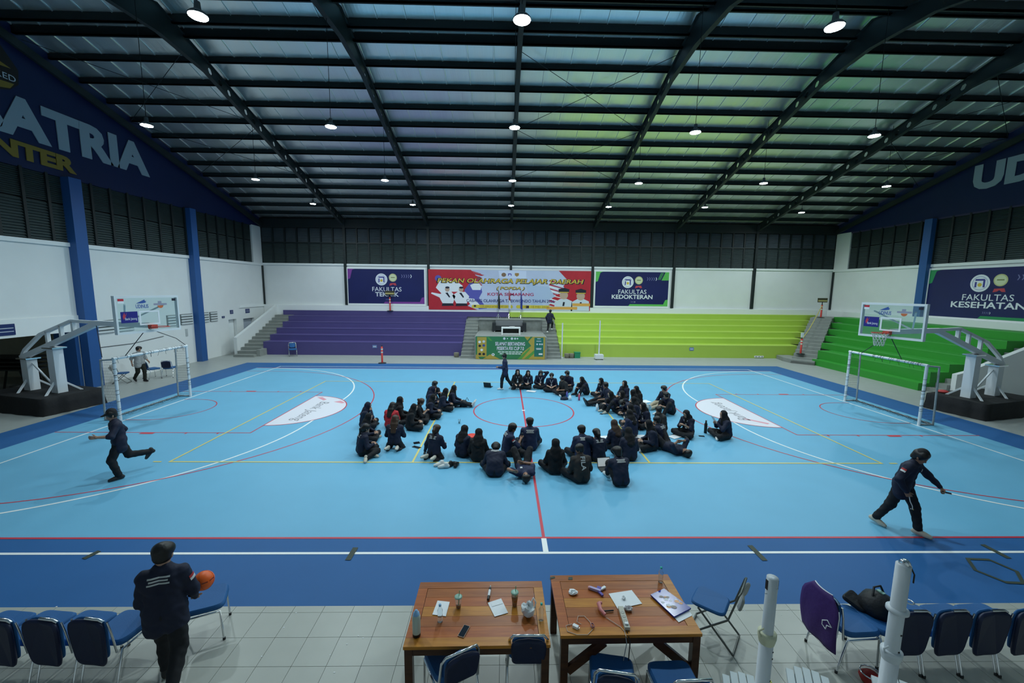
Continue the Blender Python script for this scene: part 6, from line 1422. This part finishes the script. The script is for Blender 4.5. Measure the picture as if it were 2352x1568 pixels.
# ball under the arm
r_, J, Rz, H_, loc = PEOPLE[I_W3]
bc = wp(I_W3, J['wri', 1]+V3(.08, .06, .125))
t = empty('ball', bc, .4, 'orange ball held under the arm of the person at the bottom left', 'ball')
mb = MB(); n1, n2 = 13, 22; vs = [(.105*math.sin(math.pi*a/(n1-1))*math.cos(2*math.pi*b/n2), .105*math.sin(math.pi*a/(n1-1))*math.sin(2*math.pi*b/n2), .105*math.cos(math.pi*a/(n1-1))) for a in range(n1) for b in range(n2)]
mb.add(vs, [(a*n2+b, (a+1)*n2+b, (a+1)*n2+(b+1) % n2, a*n2+(b+1) % n2) for a in range(n1-1) for b in range(n2)], 0, True); mb.build('ball_skin', mat('ball_orange', (.85, .13, .015), .45), t)
for ax_ in ((1, 0, .3), (.2, 1, -.4)):
    A_ = Vector(ax_).normalized(); U = A_.orthogonal().normalized(); W2 = A_.cross(U)
    MB().tube([(U*math.cos(k)+W2*math.sin(k))*.1055 for k in [2*math.pi*j/24 for j in range(24)]], .0014, 4, closed=True).build('seam', mat('ball_ink', (.25, .04, .02), .5), t)
for k, (dx, dy) in enumerate(((.3, -.9), (.8, -.4))):
    nV = Vector((dx, dy, .25)).normalized(); text('ball_lettering', 'molten' if False else 'SPORT', .07, .016, mat('ball_ink', (.25, .04, .02), .5), t, nV*.1065, Vector((0, 0, 1)).cross(nV).normalized(), nV.cross(Vector((0, 0, 1)).cross(nV)).normalized(), .001) if False else MB().obox(nV*.105, Vector((0, 0, 1)).cross(nV), nV, (0, 0, 1), .028, .002, .006).build('ball_mark', mat('ball_ink', (.25, .04, .02), .5), t)
def phone3(lab, c, d, up, m=None):
    t = empty('phone', c, 0, lab, 'phone'); d = Vector(d).normalized(); n = Vector(up); n = (n-d*n.dot(d)).normalized()
    MB().obox((0, 0, 0), d, n.cross(d), n, .073, .036, .004).build('phone_case', m or BLK, t); MB().obox(n*.0045, d, n.cross(d), n, .069, .033, .0006).build('screen', mat('screen_black', (.006, .008, .014), .12), t)
phone3('grey phone in the hand of the person walking past the left goal', hand_world(I_W1, 1, .10), (0, -.3, -1), (-1, -.5, 0), mat('phone_grey', (.30, .36, .42), .3))
phone3('small white phone in the reaching hand of the walker at the right', hand_world(I_W2, 0, .10), (.7, -.7, 0), (0, 0, 1), PAPER)
h = hand_world(I_W2, 1, .09)
t = empty('lanyard_strap', h, 0, 'white strap dangling from the hand of the walker at the right', 'strap'); MB().tube([(0, 0, 0), (.01, -.02, -.08), (.05, -.03, -.16), (.06, -.03, -.22), (.03, -.02, -.21)], .007, 6).build('strap_band', FLW, t); MB().lathe([(0, 0), (.012, .01), (0, .03)], (.07, -.03, -.235), 8).build('strap_clip', GOLD, t)
h = hand_world(I_MIC, 1, .06)
t = empty('microphone', h, 0, 'black microphone held by the person with thick dark hair', 'microphone'); MB().tube([(-.02, 0, -.08), (.01, 0, .06)], [.011, .016], 8).build('handle', BLK, t); MB().lathe([(0, 0), (.022, .015), (.022, .035), (0, .05)], (.01, 0, .055), 10).build('grille', mat('mic_grille', (.05, .05, .055), .5), t)
def sheet_at(lab, c, d, w_, l_, name='paper_sheet', up=(0, 0, 1), cat='paper', m=PAPER):
    d = Vector(d).normalized(); n = Vector(up); n = (n-d*n.dot(d)).normalized(); return tag(MB().obox((0, 0, 0), d, n.cross(d), n, l_/2, w_/2, .0015).build(name, m, None, c), lab, cat)
sheet_at('white sheet held up by the person sitting alone on the right', (hand_world(I_LONE, 0)+hand_world(I_LONE, 1))/2+Vector((-.03, 0, .05)), (-.5, 0, .8), .2, .28, up=(.8, 0, .5))
def ground(u, v, z=.0075): return px(u, v, Z=z)
# lettering on the brown shirt
r_, J, Rz, H_, loc = PEOPLE[I_FILA]
def shirt_letters():
    sh = r_.children[0].data; up, fw = J['up'], J['fw']; c = J['che']-fw*.14+up*.0-V3(0, 0, .05)
    for s, m, dv in (('FI', mat('fila_red', (.42, .06, .08), .6), .075), ('LA', PRINT, -.055)):
        pass
    P0 = c-fw*.03
    o = text('shirt_lettering', 'FILA', .30, .105, PRINT, r_, tuple(P0), tuple(-up), tuple(np.cross(-fw, -up)), .003, bold=.015)
shirt_letters()
# laptops
def laptop(lab, p, rz, m, scr):
    t = empty('laptop', p, rz, lab, 'laptop'); MB().box(-.17, .17, -.12, .12, 0, .018).build('laptop_base', m, t); s_ = MB().obox((0, .165, .125), (1, 0, 0), (0, .94, -.34), (0, .34, .94), .17, .005, .115).build('laptop_lid', m, t)
    MB().obox((0, .158, .125), (1, 0, 0), (0, .94, -.34), (0, .34, .94), .155, .003, .10).build('laptop_screen', scr, s_); MB().box(-.14, .14, -.08, .08, .018, .020).build('keyboard', BLK, t)
laptop('open laptop with a bright screen in front of the person at the near right', ground(1392, 1078), .15, BLK, mat('screen_grey', (.5, .52, .52), .3, emit=(.6, .65, .65), es=.35))
laptop('open black laptop on the floor at the back of the court', ground(1122, 888), math.pi-.3, BLK, mat('screen_black', (.006, .008, .014), .12))
# bottles, bags and papers on the court
def gbottle(lab, u, v, m, h=.24, r=.035, capm=None):
    t = empty('bottle', ground(u, v), 0, lab, 'bottle'); MB().lathe([(0, 0), (r, 0), (r, h*.72), (r*.6, h*.82)], n=14).build('bottle_body', m, t); MB().lathe([(r*.55, h*.82), (r*.55, h), (0, h)], n=12).build('cap', capm or m, t)
gbottle('pink water bottle on the floor by the raised knees', 1330, 919, mat('bottle_pink', (.70, .10, .20), .4), .28, .04, mat('cap_pink_pale', (.75, .45, .5), .4))
gbottle('violet water bottle on the floor near the back row', 1302, 911, mat('bottle_violet', (.16, .15, .50), .4), .22, .04)
gbottle('white round jug on the floor near the back row', 1309, 919, PAPER, .2, .06)
gbottle('tall black bottle beside the person sitting alone', 1620, 994, BLK, .40, .045)
gbottle('white bottle beside the black bag in the right group', 1371, 943, PAPER, .26, .045)
t = empty('glass', ground(1055, 972), 0, 'small clear glass standing alone on the court', 'glass'); MB().lathe([(0, 0), (.028, 0), (.036, .14), (.033, .14), (.026, .008), (0, .008)], n=14).build('glass_wall', PET, t); MB().lathe([(0, .01), (.026, .01), (.029, .05), (0, .05)], n=12).build('water', mat('water_dark', (.2, .3, .3), .1), t)
def gbag(lab, u, v, m, rx_, ry_, h, strap=True, seed=1):
    t = empty('bag', ground(u, v), .3, lab, 'bag'); rnd = random.Random(seed); mb = MB(); n1, n2 = 8, 14; vs = []
    for a in range(n1):
        A_ = a/(n1-1); k0 = (1-A_**3)**.5 if A_ < 1 else 0
        for b in range(n2): k = 1+rnd.uniform(-.07, .07); vs.append((rx_*k*k0*math.cos(2*math.pi*b/n2), ry_*k*k0*math.sin(2*math.pi*b/n2), h*A_))
    mb.add(vs, [(a*n2+b, a*n2+(b+1) % n2, (a+1)*n2+(b+1) % n2, (a+1)*n2+b) for a in range(n1-1) for b in range(n2)], 0, True); mb.build('bag_body', m, t)
    if strap: MB().tube([(rx_*.5, 0, h*.85), (rx_*.9, .03, h*1.25), (rx_*1.25, .0, h*.8)], .012, 5).build('strap', m, t)
gbag('dark handbag beside the left group', 1065, 933, mat('bag_dark', (.014, .012, .016), .5), .15, .12, .26)
gbag('black bag in front of the right group', 1385, 942, bm, .17, .13, .30)
gbag('dark cloth bundle on the floor near the back row', 1296, 917, mat('cloth_bundle', (.010, .014, .035), .8), .17, .12, .11, False)
t = empty('dish', ground(1085, 1018), 0, 'flat red dish between the two hijabs in the front row', 'dish'); rm = mat('dish_red', (.75, .06, .04), .35)
MB().lathe([(0, .20), (.14, .20), (.17, .235), (.16, .24), (0, .21)], n=20).build('dish_plate', rm, t); MB().lathe([(.09, 0), (.05, .1), (.05, .2)], n=12).build('dish_foot', mat('dish_white', (.6, .6, .6), .5), t)
# shoes left on the court
def loose_shoe(lab, u, v, rz, kind):
    me = npmesh('loose_shoe', [(SHV, SHF, 0)], list(SHOEM[kind])); cz = SHV[SHF].mean(1)[:, 2] < .022; me.polygons.foreach_set('material_index', cz.astype(np.int32)); o = obj('loose_shoe', me, None, ground(u, v), rz); tag(o, lab, 'shoe', 'shoes left on the court')
    MB().tube([(.02*math.cos(a), -.03+.03*math.sin(a), .118) for a in [2*math.pi*k/10 for k in range(10)]], .008, 5, closed=True).build('shoe_collar', SHOEM[kind][0], o)
loose_shoe('white sneaker left on the court, nearer the lying person of the pair' if False else 'left white sneaker of the pair lying on the court', 1014, 1069, 1.9, 'white'); loose_shoe('right white sneaker of the pair lying on the court', 1024, 1074, 1.7, 'white')
loose_shoe('left black shoe of the pair beside the white sneakers', 1036, 1070, -.6, 'black'); loose_shoe('right black shoe of the pair beside the white sneakers', 1047, 1072, -.2, 'black')
def gphone(lab, a, b, wd=.075, m=None, name='phone', cat='phone'):
    A, B = ground(*a), ground(*b); d = B-A; L = max(.1, d.length); t = empty(name, (A+B)/2, math.atan2(d.y, d.x), lab, cat); MB().box(-L/2, L/2, -wd/2, wd/2, 0, .012).build('case', m or BLK, t); MB().box(-L/2+.006, L/2-.006, -wd/2+.006, wd/2-.006, .012, .0125).build('face', mat('screen_black', (.006, .008, .014), .12), t)
gphone('dark tablet on the floor left of the yellow line', (950, 1018), (964, 1016), .14); gphone('black hair brush shaped case on the floor by the yellow line' if False else 'black pouch on the floor just left of the yellow line', (949, 1025), (965, 1029), .1)
gphone('phone on the floor beside the tall black bottle', (1605, 1001), (1618, 1002), .08); gphone('phone on the floor at the yellow line, left group', (990, 964), (1000, 964), .08); gphone('phone on the floor below the kneeling left group', (969, 974), (980, 974), .08); gphone('phone lying before the right group', (1379, 950), (1384, 951), .09); gphone('dark tablet before the black boots', (1360, 932), (1369, 932), .12)
for k, (lab, u, v, w_, l_) in enumerate((('white paper on the floor in the back row', 1192, 891, .2, .45), ('white paper with green marks before the back row', 1220, 898, .25, .4), ('white paper beside the left group', 927, 972, .2, .3), ('open white paper beside the navy jacket, right group', 1465, 1003, .35, .5), ('white sheet of paper left of the brown headscarf', 1393, 1003, .2, .35), ('white paper among the right group, upper part', 1478, 922, .35, .55), ('white paper between the two right edge people', 1551, 1002, .25, .4))):
    sheet_at(lab, ground(u, v, .01 if 'floor' in lab else .02), (1, .2*(k-3), 0), w_, l_)
gbag('dark bag lying before the phone user at the right edge', 1560, 996, bm, .2, .12, .10, False, 4)
